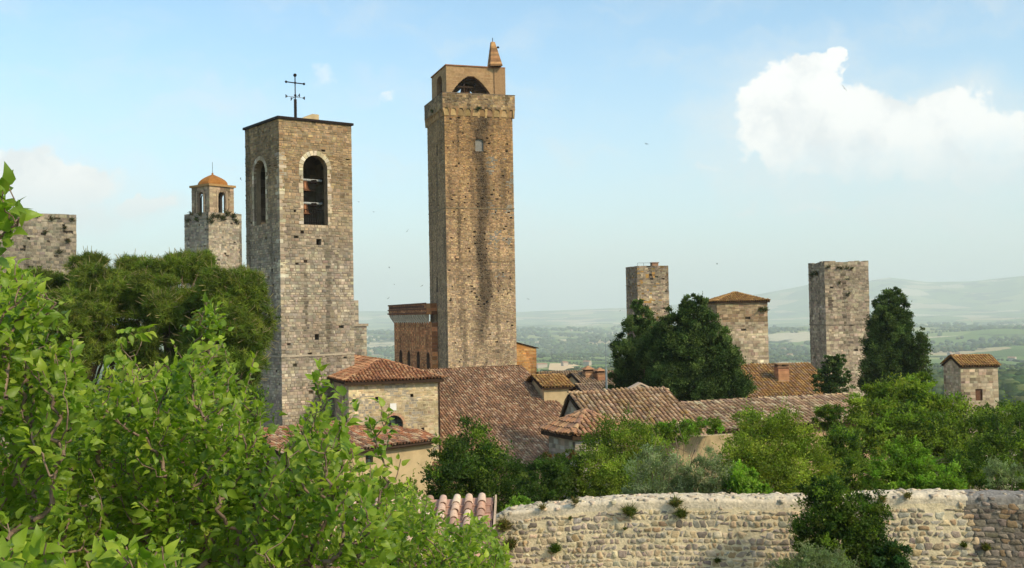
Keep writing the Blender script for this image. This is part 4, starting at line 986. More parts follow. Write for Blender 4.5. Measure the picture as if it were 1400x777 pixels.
    T, F, L, ro, pls = gable_house('chimney_house', 'house with a golden lichened roof and one square brick chimney', Cc, e1c, e2c, w1, fr * 1.8, zr - sl * fr, sl * fr, -17, M_PLASTER, PALE, TP_GOLD + TP_BROWN[:2], r, M_TILE_L, stone=False, tint=(.42, .31, .19), ridge_frac=1 / 1.8, sp=.24, exposure=.34)
    q = P(1072, 524, 81.3); zz = zr - sl * 3.0; ch = MB()
    c0 = A3(q[0], q[1]) - e1c * .42; top = zof(1072, 503, 81)
    for i in range(9):
        z0 = zz - .9 + (top - zz + .9) * i / 9; z1 = zz - .9 + (top - zz + .9) * (i + 1) / 9 - .012
        ch.box(c0 + ZV * z0 + e1c * .004 * (i % 2), e1c * .84, e2c * .84, ZV * (z1 - z0), pick([(.38, .19, .10), (.34, .17, .09), (.42, .24, .14)], 1, r)[0])
    ch.box(c0 - (e1c + e2c) * .1 + ZV * top, e1c * 1.04, e2c * 1.04, ZV * .07, (.26, .15, .09))
    for i_ in (0, 1):
        for j_ in (0, 1): ch.box(c0 + e1c * (.02 + .62 * i_) + e2c * (.02 + .62 * j_) + ZV * (top + .072), e1c * .18, e2c * .18, ZV * .16, (.30, .17, .1))
    ch.box(c0 - (e1c + e2c) * .12 + ZV * (top + .234), e1c * 1.08, e2c * 1.08, ZV * .07, (.30, .19, .1))
    ch.build('chimney', M_BRICK, ro)
T_RIGHT = right_houses()
# ---------------- roofs between the nave and the cypresses
def back_houses():
    r = np.random.default_rng(41)
    def house(label, pxl, pyr, w, Y, a, fr, bk, sl, wallmat, tint, tpal, tmat, zb=-17.5, chim=()):
        e1, e2 = frame(a); p = P(pxl, pyr, Y); C = A3(p[0], p[1]) - e2 * fr
        T, F, L, ro, pls = gable_house('town_house', label, C, e1, e2, w, fr + bk, p[2] - sl * fr, sl * fr, zb, wallmat, PALE, tpal, r, tmat, stone=False, tint=tint, ridge_frac=fr / (fr + bk), sp=.26, exposure=.38, group='roofs behind the nave')
        for px, py, Yc, w_, h_ in chim:
            q = P(px, py, Yc); ch = MB(); c0 = A3(q[0], q[1], q[2]) - (e1 + e2) * w_ / 2
            for i in range(5): ch.box(c0 - ZV * (1.4 - (1.4) * i / 5), e1 * w_, e2 * w_, ZV * .26, pick([(.36, .20, .11), (.3, .16, .09)], 1, r)[0])
            ch.box(c0 - (e1 + e2) * .08, e1 * (w_ + .16), e2 * (w_ + .16), ZV * .07, (.24, .14, .08))
            ch.box(c0 + (e1 + e2) * .08 + ZV * .072, e1 * (w_ - .16), e2 * (w_ - .16), ZV * .2, (.10, .06, .04))
            pk = c0 + (e1 + e2) * w_ / 2 + ZV * (.28 + h_); b_ = [c0 - (e1 + e2) * .1 + ZV * .27, c0 + e1 * (w_ + .1) - e2 * .1 + ZV * .27, c0 + (e1 + e2) * (w_ + .1) + ZV * .27, c0 + e2 * (w_ + .1) - e1 * .1 + ZV * .27]
            ch.add(np.vstack([b_, pk]), [[0, 1, 4], [1, 2, 4], [2, 3, 4], [3, 0, 4], [2, 1, 0]], (.36, .19, .1)); ch.build('chimney', M_BRICK, ro)
        return T, F
    TB = [(.27, .18, .11), (.23, .155, .10), (.31, .21, .13), (.19, .13, .09)]
    house('tan house with a low golden tiled roof just behind the nave gable', 731, 516, 2.0, 86, 17, 2.2, 1.5, .30, M_PLASTER, (.38, .25, .12), TP_GOLD, M_TILE_L)
    house('wide brown roofed house with a thin vent pipe under the pale field', 738, 511, 7.0, 118, 5, 6.5, 5, .32, M_PLASTER, (.34, .25, .16), TB, M_TILE_L)
    house('brown gabled house with two capped chimneys on its roof', 783, 512, 5.0, 104, 20, 5.5, 5, .36, M_PLASTER, (.30, .20, .12), TB, M_TILE_L, chim=((804, 509, 103.5, .9, .35), (820, 511, 103, .8, .3)))
    house('low brown house with sagging tiles beside the thin mast', 790, 528, 4.4, 92, 17, 3.6, 3, .34, M_PLASTER, (.30, .22, .15), TB, M_TILE)
    # orange brick block
    C, e1, e2, w1, w2 = corner_frame((690, 470), (733, 470), (680, 470), 168); zt = zof(712, 468, 168); zb = -17.5
    T = thing('orange_brick_house', 'plain orange brick block with a thin dark eave beside the tallest tower', 'house', C + (e1 * w1 + e2 * w2) / 2 + ZV * zb)
    m = MB(); zlo = zof(733, 476, 168)
    for wl in four_walls(C, e1, e2, w1, w2): masonry(m, wl, zb, zlo - .1, [(.42, .20, .06), (.37, .17, .05), (.46, .25, .09)], r, .25, .5, prot=.01)
    F, Rr, B, L = four_walls(C, e1, e2, w1, w2)
    m.poly_prism([F.at(0, zlo - .1), F.at(w1, zlo - .1), F.at(0, zt + .4)], e2 * w2, (.40, .19, .06)); m.build('wall', M_BRICK, T)
    d = MB(); d.poly_prism([F.at(-.2, zt + .5, .2), F.at(w1 + .35, zlo - .12, .2), F.at(w1 + .35, zlo, .2), F.at(-.2, zt + .62, .2)], e2 * (w2 + .4), (.1, .06, .04)); d.build('roof', M_WOOD, T)
back_houses()

# small tower with a tiled gable at the far right
def small_tower():
    r = np.random.default_rng(42); C, e1, e2, w1, w2 = corner_frame((1313, 500), (1364, 499), (1290, 506), 95.0)
    ze = zof(1313, 501, 95); zr = zof(1305, 488.5, 96.6); F = Wall(C, e1, w1)
    u, v = F.pix(1334, 548); u1, v1 = F.pix(1343, 532); od = opening(u, u1, v, v1)
    T, F, L, ro, pls = gable_house('roofed_tower', 'small square stone tower with a golden tiled saddle roof and brown shutter', C, e1, e2, w1, w2, ze, zr - ze, -17, M_STONE, [(.42, .33, .22), (.36, .28, .185), (.48, .39, .27), (.30, .23, .155)], TP_GOLD, r, M_TILE_L, cat='tower', ov=.12, openings=[od], sp=.24, exposure=.34, group=None)
    m = MB(); reveal(m, F, od, .3, (.3, .2, .13)); w = m.build('window', M_STONE, T); m = MB(); arch_panel(m, F, od, -.12, (.2, .1, .06)); m.build('shutter', mat('brown_shutter', (.13, .065, .04)), w)
small_tower()

# thin radio mast behind the gabled house
def mast():
    b = P(829.5, 545, 56); x, y = b[0], b[1]; T = thing('radio_mast', 'thin grey radio mast standing on the gabled house roof by the cypress', 'mast', (x, y, b[2]))
    zt = zof(829.5, 462, 56); zm = zof(829.5, 505, 56); z2 = zof(829, 546, 56)
    m = MB(); m.tube([A3(x, y, b[2] - 1.2), A3(x, y, zm)], .055, 6); m.build('pole', M_GALV, T)
    m = MB(); m.tube([A3(x, y, zm), A3(x, y, zt)], [.03, .014], 5); m.build('whip', M_GALV, T)
    m = MB(); m.tube([A3(x - .55, y, z2), A3(x + .2, y, z2 + .02)], .028, 5)
    for q in (-.5, -.35, -.2, -.05, .15): m.tube([A3(x + q, y - .22, z2), A3(x + q, y + .22, z2)], .01, 4)
    m.build('aerial', M_GALV, T)
mast()

# ---------------- near tiled roof left of the garden wall: every tile its own part
def near_roof():
    r = np.random.default_rng(43); Y = 22.6; Rg = P(677, 682, Y); sp = .262; rows, cols = 8, 12; sl = .30
    es = A3(-.02, -1, -sl); es /= np.linalg.norm(es); ex = A3(1, .03, .02); ex /= np.linalg.norm(ex); nn = np.cross(ex, -es); nn /= np.linalg.norm(nn)
    T = thing('tiled_hut', 'low hut roof of pink barrel tiles at the end of the garden wall', 'roof', A3(Rg[0] - 1.6, Rg[1] - 1.2, -7.2))
    d = MB(); a = Rg - nn * .06; q = [a, a + es * rows * .33, a + es * rows * .33 - ex * cols * sp, a - ex * cols * sp]; d.poly_prism(q, -nn * .1, (.2, .13, .09)); d.build('roof_deck', M_WOOD, T)
    w = MB(); w.box(A3(Rg[0] - cols * sp + .1, Rg[1] - rows * .31 + .2, -7.3), ex * (cols * sp - .2), A3(0, rows * .31 - .3, 0), ZV * (7.3 + Rg[2] - rows * .1 - .35), (.42, .33, .2)); w.build('wall', M_EARTH, T)
    PN = [(.46, .28, .20), (.40, .23, .165), (.52, .36, .27), (.58, .45, .35), (.36, .21, .155)]
    n = 7; cov = []
    for R0, R1, h0, h1, L in ((.092, .075, .045, .02, .40),):
        v = []
        for s_, R, h in ((0, R0, h0), (L, R1, h1)):
            for rr in (R, R - .014):
                for i in range(n + 1):
                    p = math.pi * i / n; v.append((-rr * math.cos(p), s_, rr * .95 * math.sin(p) + h))
        k = n + 1; f = [[i, i + 1, 2 * k + i + 1, 2 * k + i] for i in range(n)] + [[k + i + 1, k + i, 3 * k + i, 3 * k + i + 1] for i in range(n)] + [[k + i, k + i + 1, i + 1, i] for i in range(n)]
    CV, CF = np.array(v), np.array(f)
    hw = sp / 2 - .028
    pv = np.array([(-hw, 0, .03), (hw, 0, .03), (hw, .40, .0), (-hw, .40, .0), (-hw, 0, .008), (hw, 0, .008), (-hw, 0, .055), (-hw + .015, 0, .055), (-hw, .4, .03), (-hw + .015, .4, .03), (hw, 0, .055), (hw - .015, 0, .055), (hw, .4, .03), (hw - .015, .4, .03)])
    pf = np.array([[0, 1, 2, 3], [4, 5, 1, 0], [6, 7, 9, 8], [11, 10, 12, 13], [7, 0, 3, 9], [1, 11, 13, 2]])
    def variants(V, F_, nm):
        out = []
        for i in range(9):
            m = MB(); m.add(V, F_, pick(PN, 1, r, .08)[0]); out.append(m.mesh(nm, M_TILE_N, nm == 'cover_tile'))
        return out
    cvm, pvm = variants(CV, CF, 'cover_tile'), variants(pv, pf, 'pan_tile')
    for i in range(cols):
        for j in range(rows):
            for me, nm, off in ((cvm, 'cover_tile', 1.0), (pvm, 'pan_tile', .5)):
                o = bpy.data.objects.new(nm, me[r.integers(0, 9)]); COL.objects.link(o)
                p = Rg - ex * (sp * (i + off) - r.normal(0, .004)) + es * (.33 * (j + 1) + r.normal(0, .006)) + nn * (.0 if nm == 'pan_tile' else .022)
                yw = r.normal(0, .025); X = ex * math.cos(yw) - es * math.sin(yw); Yv = -es * math.cos(yw) - ex * math.sin(yw)
                mm = Matrix.Identity(4)
                for k_ in range(3): mm[k_][0], mm[k_][1], mm[k_][2], mm[k_][3] = X[k_], Yv[k_], nn[k_], p[k_]
                o.matrix_basis = mm; tag(o, T)
    e = MB(); a = Rg + ex * .0 - nn * .05; e.box(a, ex * .035, es * rows * .33, nn * .14, (.46, .34, .24)); e.build('verge_board', M_TILE_N, T)
near_roof()

# ---------------- rubble garden wall: stones as parts, mortar core
def garden_wall():
    r = np.random.default_rng(44)
    A_ = P(672, 700, 23.0); B_ = P(1480, 676, 21.2); du = A3(B_[0] - A_[0], B_[1] - A_[1]); Wd = np.linalg.norm(du); wl = Wall(A_, du, Wd)
    zb = -7.3
    tu = []; tz = []
    for px, py in ((672, 712), (690, 701), (720, 697), (760, 692), (800, 687), (850, 684), (930, 681), (1000, 682), (1090, 683), (1150, 682), (1210, 677), (1300, 677), (1330, 678), (1400, 678), (1480, 677)):
        u, v = wl.pix(px, py); tu.append(u); tz.append(v)
    top = lambda u: np.interp(u, tu, tz) + .022 * (fbm(np.asarray(u) * 2.2, np.asarray(u) * 0 + 3.1, 3, 6) - .5) + .02 * (vnoise(np.asarray(u) * 9, np.asarray(u) * 0, 2) - .5)
    T = thing('garden_wall', 'cream mortared rubble stone wall with a crumbling top and grassy tufts', 'wall', wl.at(Wd / 2, zb))
    uo, _ = wl.pix(1332, 720)               # older grey stretch begins here
    # core: grid over front, top and back
    nu, nv = 330, 70; us = np.linspace(0, Wd, nu); prof = []
    fv = np.concatenate([np.linspace(0, 1, nv) ** .75])
    U, K = np.meshgrid(us, fv, indexing='ij'); Z = zb + (top(U) - .05 - zb) * K
    D = .035 * (fbm(U * 5, Z * 5, 4, 12) - .5) + .05 * (fbm(U * 1.1, Z * 1.3, 2, 15) - .5)
    front = wl.O + wl.du * U[..., None] + ZV * Z[..., None] + wl.n * D[..., None]
    th = .75; kt = np.linspace(.0, 1, 14); U2, K2 = np.meshgrid(us, kt, indexing='ij')
    Zt = top(U2) - .05 + .07 * np.sin(np.clip(K2, 0, 1) * math.pi) ** .5 + .08 * (fbm(U2 * 4, K2 * 4, 4, 19) - .5) * np.sin(K2 * math.pi) ** .4
    Dt = D[:, -1][:, None] * (1 - K2) - th * K2
    topg = wl.O + wl.du * U2[..., None] + ZV * Zt[..., None] + wl.n * Dt[..., None]
    topg[:, 0] = front[:, -1]
    back = np.stack([topg[:, -1], np.stack([topg[:, -1, 0], topg[:, -1, 1], np.full(nu, zb)], -1)], 1)
    G_ = np.concatenate([front, topg[:, 1:], back[:, 1:]], 1); nc = G_.shape[1]
    i = np.arange(nu - 1)[:, None] * nc + np.arange(nc - 1)[None]; f = np.stack([i, i + nc, i + nc + 1, i + 1], -1).reshape(-1, 4)
    fu = np.repeat((us[:-1] + us[1:]) / 2, nc - 1); fz = ((G_[:-1, :-1, 2] + G_[1:, 1:, 2]) / 2).ravel(); fk = np.tile(np.arange(nc - 1), nu - 1)
    capd = top(fu) - fz
    old = (fu + .35 * (fbm(fu * 1.5, fz * 1.5, 3, 21) - .5) * 2) > uo
    n = len(f); tn = np.array([.67, .55, .355]) * r.uniform(.93, 1.07, (n, 1))
    cap_ = (capd < .2 + .12 * (fbm(fu * 2, fz * 2, 2, 23) - .5))
    tn = np.where(cap_[:, None], np.array([.62, .52, .375]) * r.uniform(.8, 1.1, (n, 1)), tn)
    tg = np.array([.17, .145, .115]) * r.uniform(.8, 1.2, (n, 1)); tg = np.where(cap_[:, None], np.array([.23, .21, .185]) * r.uniform(.75, 1.2, (n, 1)), tg)
    m = MB(); m.add(G_.reshape(-1, 3), f[:, ::1], np.where(old[:, None], tg, tn))
    m.add(np.vstack([G_[0], wl.at(0, zb, -th / 2)]), [[j + 1, j, nc] for j in range(nc - 1)], (.5, .39, .24))
    m.build('mortar_core', M_MORTAR, T, True)
    # stones: irregular polygons fitted between wavy courses
    PAL1 = [(.34, .265, .18), (.28, .225, .17), (.40, .305, .19), (.30, .24, .185), (.46, .35, .21), (.23, .19, .15), (.36, .25, .145), (.31, .27, .215), (.50, .40, .265), (.26, .22, .175), (.42, .355, .26), (.38, .33, .26)]
    PAL2 = [(.20, .165, .125), (.25, .21, .165), (.155, .13, .105), (.36, .30, .23), (.22, .17, .12), (.30, .2, .115)]
    def dep(u, z_): return .035 * (fbm(u * 5, z_ * 5, 4, 12) - .5) + .05 * (fbm(u * 1.1, z_ * 1.3, 2, 15) - .5)
    def stone_geo(poly, hgt):
        """poly: (n,2) in wall coordinates -> verts, quads, tris"""
        c = poly.mean(0); n = len(poly); v = []
        for s_, h in ((1.0, -.35), (.985, .45), (.80, 1.0)):
            q = c + (poly - c) * s_; d = dep(q[:, 0], q[:, 1]) + hgt * (h + (r.normal(0, .16, n) if h > 0 else 0)); v.append(np.stack([q[:, 0], q[:, 1], d], -1))
        v.append(np.array([[c[0], c[1], dep(c[:1], c[1:])[0] + hgt * (1.0 + r.normal(0, .2))]])); v = np.concatenate(v)
        q = [[g_ * n + j, g_ * n + (j + 1) % n, (g_ + 1) * n + (j + 1) % n, (g_ + 1) * n + j] for g_ in range(2) for j in range(n)]; t = [[2 * n + j, 2 * n + (j + 1) % n, 3 * n] for j in range(n)]
        return v, np.array(q), np.array(t)
    items = []; z = max(tz) - .13; wob = lambda u, k: .03 * (vnoise(np.asarray(u) * 3.1 + k * 7.7, np.asarray(u) * 0 + k * 1.3, 9) - .5) * 2
    row = 0
    while z > zb + .1:
        hr = r.uniform(.075, .145); u = -r.uniform(0, .1); sk = r.normal(0, .01)
        while u < Wd - .05:
            big = np.interp(u, [0, Wd * .6, Wd * .75, Wd], [.85, .9, 1.15, 1.05]); w = r.choice([r.uniform(.07, .11), r.uniform(.10, .17), r.uniform(.15, .25)], p=[.25, .5, .25]) * big; sk2 = r.normal(0, .014); old_ = u > uo + r.normal(0, .12)
            g_ = r.uniform(.006, .019) * (1 if not old_ else .45); off = (np.interp(u + w / 2, tu, tz) - max(tz)) * .8
            us_ = np.linspace(u + g_, u + w - g_, 3); T_ = z + off + wob(us_, row) - g_; B_ = z - hr + off + wob(us_, row + 1) + g_
            if w > .13 and r.random() < .12: k_ = r.uniform(.25, .45); B_ = B_ + hr * k_
            elif w > .1 and r.random() < .12: T_ = T_ - hr * r.uniform(.2, .4)
            lim = w * r.uniform(.85, 1.15)
            if (T_ - B_).mean() > lim: k_ = (T_ - B_).mean() - lim; f_ = r.random(); T_ = T_ - k_ * f_; B_ = B_ + k_ * (1 - f_)
            mz = (T_ + B_) / 2; c_ = r.uniform(.3, .6)
            P_ = [(us_[0] + sk + .0, T_[0] * (1 - c_) + mz[0] * c_), (us_[0] * .8 + us_[1] * .2 + sk, T_[0]), (us_[1], T_[1]), (us_[2] * .8 + us_[1] * .2 + sk2, T_[2]), (us_[2] + sk2, T_[2] * (1 - c_) + mz[2] * c_),
                  (us_[2] - sk2, B_[2] * (1 - c_) + mz[2] * c_), (us_[2] * .8 + us_[1] * .2 - sk2, B_[2]), (us_[1], B_[1]), (us_[0] * .8 + us_[1] * .2 - sk, B_[0]), (us_[0] - sk, B_[0] * (1 - c_) + mz[0] * c_)]
            P_ = np.array(P_) + r.normal(0, .008, (10, 2)); u += w; sk = sk2
            if T_.max() > np.interp(us_[1], tu, tz) - (.13 + .05 * r.random() if not old_ else .06) or T_.min() - B_.max() < .02 or P_[:, 0].min() < 0 or r.random() < .05: continue
            items.append((P_[::-1], old_, r.choice([.007, .013, .021], p=[.3, .45, .25])))
        z -= hr; row += 1
    seen = []
    for P_, o_, h_ in items:
        c = P_.mean(0); x, y = project(wl.at(c[0], c[1])); seen.append(np.ptp(P_[:, 0]) * np.ptp(P_[:, 1]) if (0 < x < 1400 and 660 < y < 777) else 0)
    order = np.argsort(-np.array(seen)); single = set(order[:300].tolist()); rest = MB()
    w3 = lambda v: wl.O + v[:, :1] * wl.du + v[:, 1:2] * ZV + v[:, 2:3] * wl.n
    def addg(mb, v, q, t, c): mb.add(w3(v), q, c); mb.F.append(t + mb.n - len(v)); mb.C.append(np.tile(c, (len(t), 1))); mb.M.append(np.zeros(len(t), int))
    for k_, (P_, old_, h_) in enumerate(items):
        v, q, t = stone_geo(P_, h_); c = pick(PAL2 if old_ else PAL1, 1, r, .12)[0] * (.85 if old_ else 1.13)
        if k_ in single: m = MB(); addg(m, v, q, t, c); m.build('stone', M_RUBBLE, T, True)
        else: addg(rest, v, q, t, c)
    # flat rubble bedded along the top
    for _ in range(330):
        u = r.uniform(0, Wd); k = r.uniform(0, 1); s_ = r.uniform(.03, .10); a_ = np.sort(r.uniform(0, 6.28, 9)); rr_ = r.uniform(.6, 1.1, 9); tp = float(top(np.array([u]))[0]) - .045 + .06 * math.sin(k * math.pi) ** .5
        base_ = np.stack([np.cos(a_) * rr_ * s_, np.sin(a_) * rr_ * s_ * .8], -1); hh = r.uniform(.006, .026); tl = r.normal(0, .12, 2)
        ring = lambda sc_, h__: np.stack([u + base_[:, 0] * sc_, tp + h__ + base_ @ tl, -.75 * k + base_[:, 1] * sc_], -1)
        v = np.concatenate([ring(1, -.03), ring(.95, hh * .7), ring(.7, hh), np.array([[u, tp + hh, -.75 * k]])]); n_ = 9
        q = np.array([[g_ * n_ + (j + 1) % n_, g_ * n_ + j, (g_ + 1) * n_ + j, (g_ + 1) * n_ + (j + 1) % n_] for g_ in range(2) for j in range(n_)]); t = np.array([[2 * n_ + (j + 1) % n_, 2 * n_ + j, 3 * n_] for j in range(n_)])
        addg(rest, v, q, t, pick([(.50, .41, .285), (.44, .36, .255), (.55, .455, .325), (.33, .275, .21)] if u < uo else PAL2, 1, r, .12)[0])
    rest.build('small_stones', M_RUBBLE, T, True, kind='stuff')
    # plants rooted in the wall: things of their own
    GP = [(.10, .13, .025), (.07, .10, .02), (.16, .15, .04), (.05, .08, .02)]; DR = [(.20, .14, .05), (.15, .12, .05), (.10, .11, .03)]
    for px, py, n_, Lg, pal, lab in ((861, 697, 260, .20, GP, 'round grassy tuft growing from the wall top below the olive shrub'), (924, 686, 200, .17, GP + DR, 'upper yellowish tuft of a pair hanging over the wall top'),
                                     (931, 700, 260, .17, GP, 'lower dark green tuft of a pair hanging on the wall'), (760, 748, 300, .16, [(.09, .14, .02), (.06, .10, .015)], 'dense green cushion plant halfway down the wall'),
                                     (786, 684, 90, .12, DR, 'dry grass tuft standing on the sloping end of the wall'), (855, 722, 50, .07, GP, 'tiny dark tuft between stones under the round grassy tuft'),
                                     (981, 765, 110, .09, GP, 'small green tuft low on the cream wall near the pale olive shrub'), (1317, 744, 130, .10, GP, 'small green tuft where cream mortar meets grey stone'),
                                     (1347, 747, 220, .12, GP + DR, 'wide mossy tuft on the older grey stretch of wall'), (1205, 681, 120, .12, DR, 'dry grass clump on the wall top beside the climbing bush'),
                                     (1240, 676, 120, .12, DR, 'straw coloured grass on the wall top behind the climbing bush'), (742, 692, 80, .12, DR, 'reddish dry tuft near the sloping wall end'),
                                     (780, 708, 40, .07, GP, 'tiny bright sprig under the sloping wall top'), (690, 716, 240, .22, DR, 'rusty brown plant spilling over the end of the wall'), (698, 742, 260, .2, DR + GP, 'brown and green weeds at the end of the wall')):
        u, v = wl.pix(px, py); m = MB(); c = wl.at(u, v - Lg * .25, .03); tuft(m, c, int(n_ * 1.3), Lg, r, pal, .014, .35, 1.0, wl.n); m.build('wall_tuft', M_CROWN, None, False, label=lab, cat='plant', group='tufts growing on the garden wall')
garden_wall()

# tan earth wall behind the garden
def earth_wall():
    r = np.random.default_rng(46); a = P(880, 600, 43.5); b = P(1010, 594, 44.5); du = A3(b[0] - a[0], b[1] - a[1]); W_ = np.linalg.norm(du); wl = Wall(a, du, W_)
    us = np.linspace(0, W_, 60); vs = np.linspace(-9.8, zof(940, 598, 43.8), 30); U, V_ = np.meshgrid(us, vs, indexing='ij'); D = .12 * (fbm(U * 1.5, V_ * 2.5, 4, 3) - .5)
    g_ = wl.O + wl.du * U[..., None] + ZV * V_[..., None] + wl.n * D[..., None]; i = np.arange(59)[:, None] * 30 + np.arange(29)[None]; m = MB(); m.add(g_.reshape(-1, 3), np.stack([i, i + 30, i + 31, i + 1], -1).reshape(-1, 4))
    m.box(wl.at(0, -9.8, -.6), wl.du * W_, wl.n * .5, ZV * (9.8 + vs[-1] - .02)); m.build('earth_wall', M_EARTH, None, True, label='bare tan wall in the garden behind the grey olive shrubs', cat='wall')
earth_wall()
# ------------------------------------------------------------------ vegetation
KITE_T = (np.array([(0, 0, 0), (.5, .42, .10), (0, 1, -.06), (-.5, .42, .10)]), [np.array([[0, 1, 2], [0, 2, 3]])])
def norm(a): return a / (np.linalg.norm(a, axis=-1, keepdims=True) + 1e-9)
def leaf_axes(d, nrm):
    d = norm(d); x = norm(np.cross(d, nrm)); return x, d, np.cross(x, d)
def EL(px, py, rpx, rpy, Y, ry=None):
    """ellipsoid blob given in photo pixels at depth Y"""
    c = P(px, py, Y); k = Y / FPX; return (c, np.array([rpx * k, (ry if ry else (rpx + rpy) / 2 * k), rpy * k]))
def crown(mb, blobs, ncl, nleaf, ll, r, pal, cr=.22, shoots=.35, flat=.75, wl=.55, jit=.2, up=.5, surf=.45, droop=0.0, lump=.22, tight=.5):
    """clumps of small leaves spread through ellipsoid blobs; shoots break the outline"""
    vol = np.array([b[1].prod() ** .72 for b in blobs]); cnt = np.maximum(1, (vol / vol.sum() * ncl).astype(int)); cents = []
    for (c, rad), n in zip(blobs, cnt):
        d = norm(r.normal(0, 1, (n, 3))); q = (surf + (1 - surf) * r.random((n, 1))) ; lmp = 1 + lump * (vnoise(d[:, 0] * 2.3 + c[0], d[:, 2] * 2.3 + d[:, 1] * 1.7, 5) - .5)[:, None] * 2
        cc = c + d * q * rad * lmp; sz = rad.mean() * cr * r.uniform(.6, 1.35, n); cents.append(cc)
        hue = pick(pal, n, r, jit * .8)
        m = np.maximum(4, (nleaf * r.uniform(.5, 1.4, n)).astype(int)); idx = np.repeat(np.arange(n), m); N = len(idx)
        off = r.normal(0, tight, (N, 3)) * sz[idx][:, None]; off[:, 2] *= flat
        pos = cc[idx] + off
        outw = norm((pos - c) / rad) ; ld = norm(outw * .8 + r.normal(0, .8, (N, 3)) + np.array([0, 0, .15 - droop])); ln_ = norm(outw * .5 + r.normal(0, .6, (N, 3)) + np.array([0, 0, up]))
        X, D, Z = leaf_axes(ld, ln_); L = ll * r.uniform(.6, 1.25, (N, 1))
        mb.inst(KITE_T[0], KITE_T[1], pos, X * L * wl, D * L, Z * L, np.clip(hue[idx] * (1 + r.normal(0, jit, (N, 1))), .006, .6))
        if shoots:
            s = r.random(n) < shoots; k = np.where(s & (q[:, 0] > .8))[0]
            if len(k):
                ns = 14; dirs = norm(d[k] * .7 + r.normal(0, .35, (len(k), 3)) + np.array([0, 0, .55])); Ls = sz[k] * r.uniform(1.2, 2.6, len(k)); tt = np.linspace(0, 1, ns)
                pos = (cc[k][:, None] + dirs[:, None] * (Ls[:, None] * tt[None])[..., None]).reshape(-1, 3); N = len(pos); dd = np.repeat(dirs, ns, 0)
                ld = norm(dd * .7 + r.normal(0, .7, (N, 3))); X, D, Z = leaf_axes(ld, norm(r.normal(0, .6, (N, 3)) + [0, 0, up])); L = ll * (1.1 - .5 * np.tile(tt, len(k)))[:, None]
                mb.inst(KITE_T[0], KITE_T[1], pos, X * L * wl, D * L, Z * L, np.clip(np.repeat(hue[k], ns, 0) * (1.15 + r.normal(0, jit, (N, 1))), .006, .6))
    return np.concatenate(cents)
def woody(mb, base, cents, r, tr=.1, nl=14, fork=None):
    base = np.asarray(base, float); mid = cents.mean(0); fk = fork if fork is not None else base * .35 + mid * .65
    k = np.linspace(0, 1, 6)[:, None]; path = base + (fk - base) * k + r.normal(0, tr * .5, (6, 3)) * np.sin(k * math.pi); mb.tube(path, np.linspace(tr, tr * .55, 6), 7)
    for i in r.choice(len(cents), min(nl, len(cents)), replace=False):
        s = path[r.integers(2, 6)]; e = cents[i]; t = np.linspace(0, 1, 5)[:, None]; p = s + (e - s) * t + np.array([0, 0, 1]) * np.sin(t * math.pi) * np.linalg.norm(e - s) * .12 + r.normal(0, .02, (5, 3)); mb.tube(p, np.linspace(tr * .4, tr * .06, 5), 5, cap=False)
def bush(name, label, cat, blobs, ncl, nleaf, ll, pal, seed, tr=.08, leafmat=None, group=None, base=None, nl=14, **kw):
    r = np.random.default_rng(seed); m = MB(); cents = crown(m, blobs, ncl, nleaf, ll, r, pal, **kw)
    c = cents.mean(0)
    if base is None: base = A3(c[0], c[1], float(ground(c[0], c[1])) - .1)
    T = thing(name, label, cat, base, group)
    m.build('crown', leafmat or M_CROWN, T)
    w = MB(); woody(w, base, cents, r, tr, nl); w.build('trunk', M_BARK, T, True)
    return T, cents
DKG = [(.045, .085, .014), (.065, .11, .018), (.035, .065, .012), (.085, .125, .02)]
MIDG = [(0.134, 0.196, 0.022), (0.101, 0.157, 0.018), (0.174, 0.23, 0.031), (0.078, 0.123, 0.017)]
YELG = [(0.198, 0.246, 0.03), (0.156, 0.21, 0.024), (0.24, 0.282, 0.042), (0.12, 0.168, 0.022)]
BRTG = [(0.161, 0.276, 0.029), (0.127, 0.224, 0.023), (0.218, 0.322, 0.046)]
OLIV = [(0.211, 0.253, 0.139), (0.163, 0.204, 0.106), (0.276, 0.309, 0.195), (0.13, 0.163, 0.081)]
CYP = [(0.053, 0.089, 0.023), (0.074, 0.119, 0.03), (0.036, 0.065, 0.018), (0.105, 0.155, 0.041)]

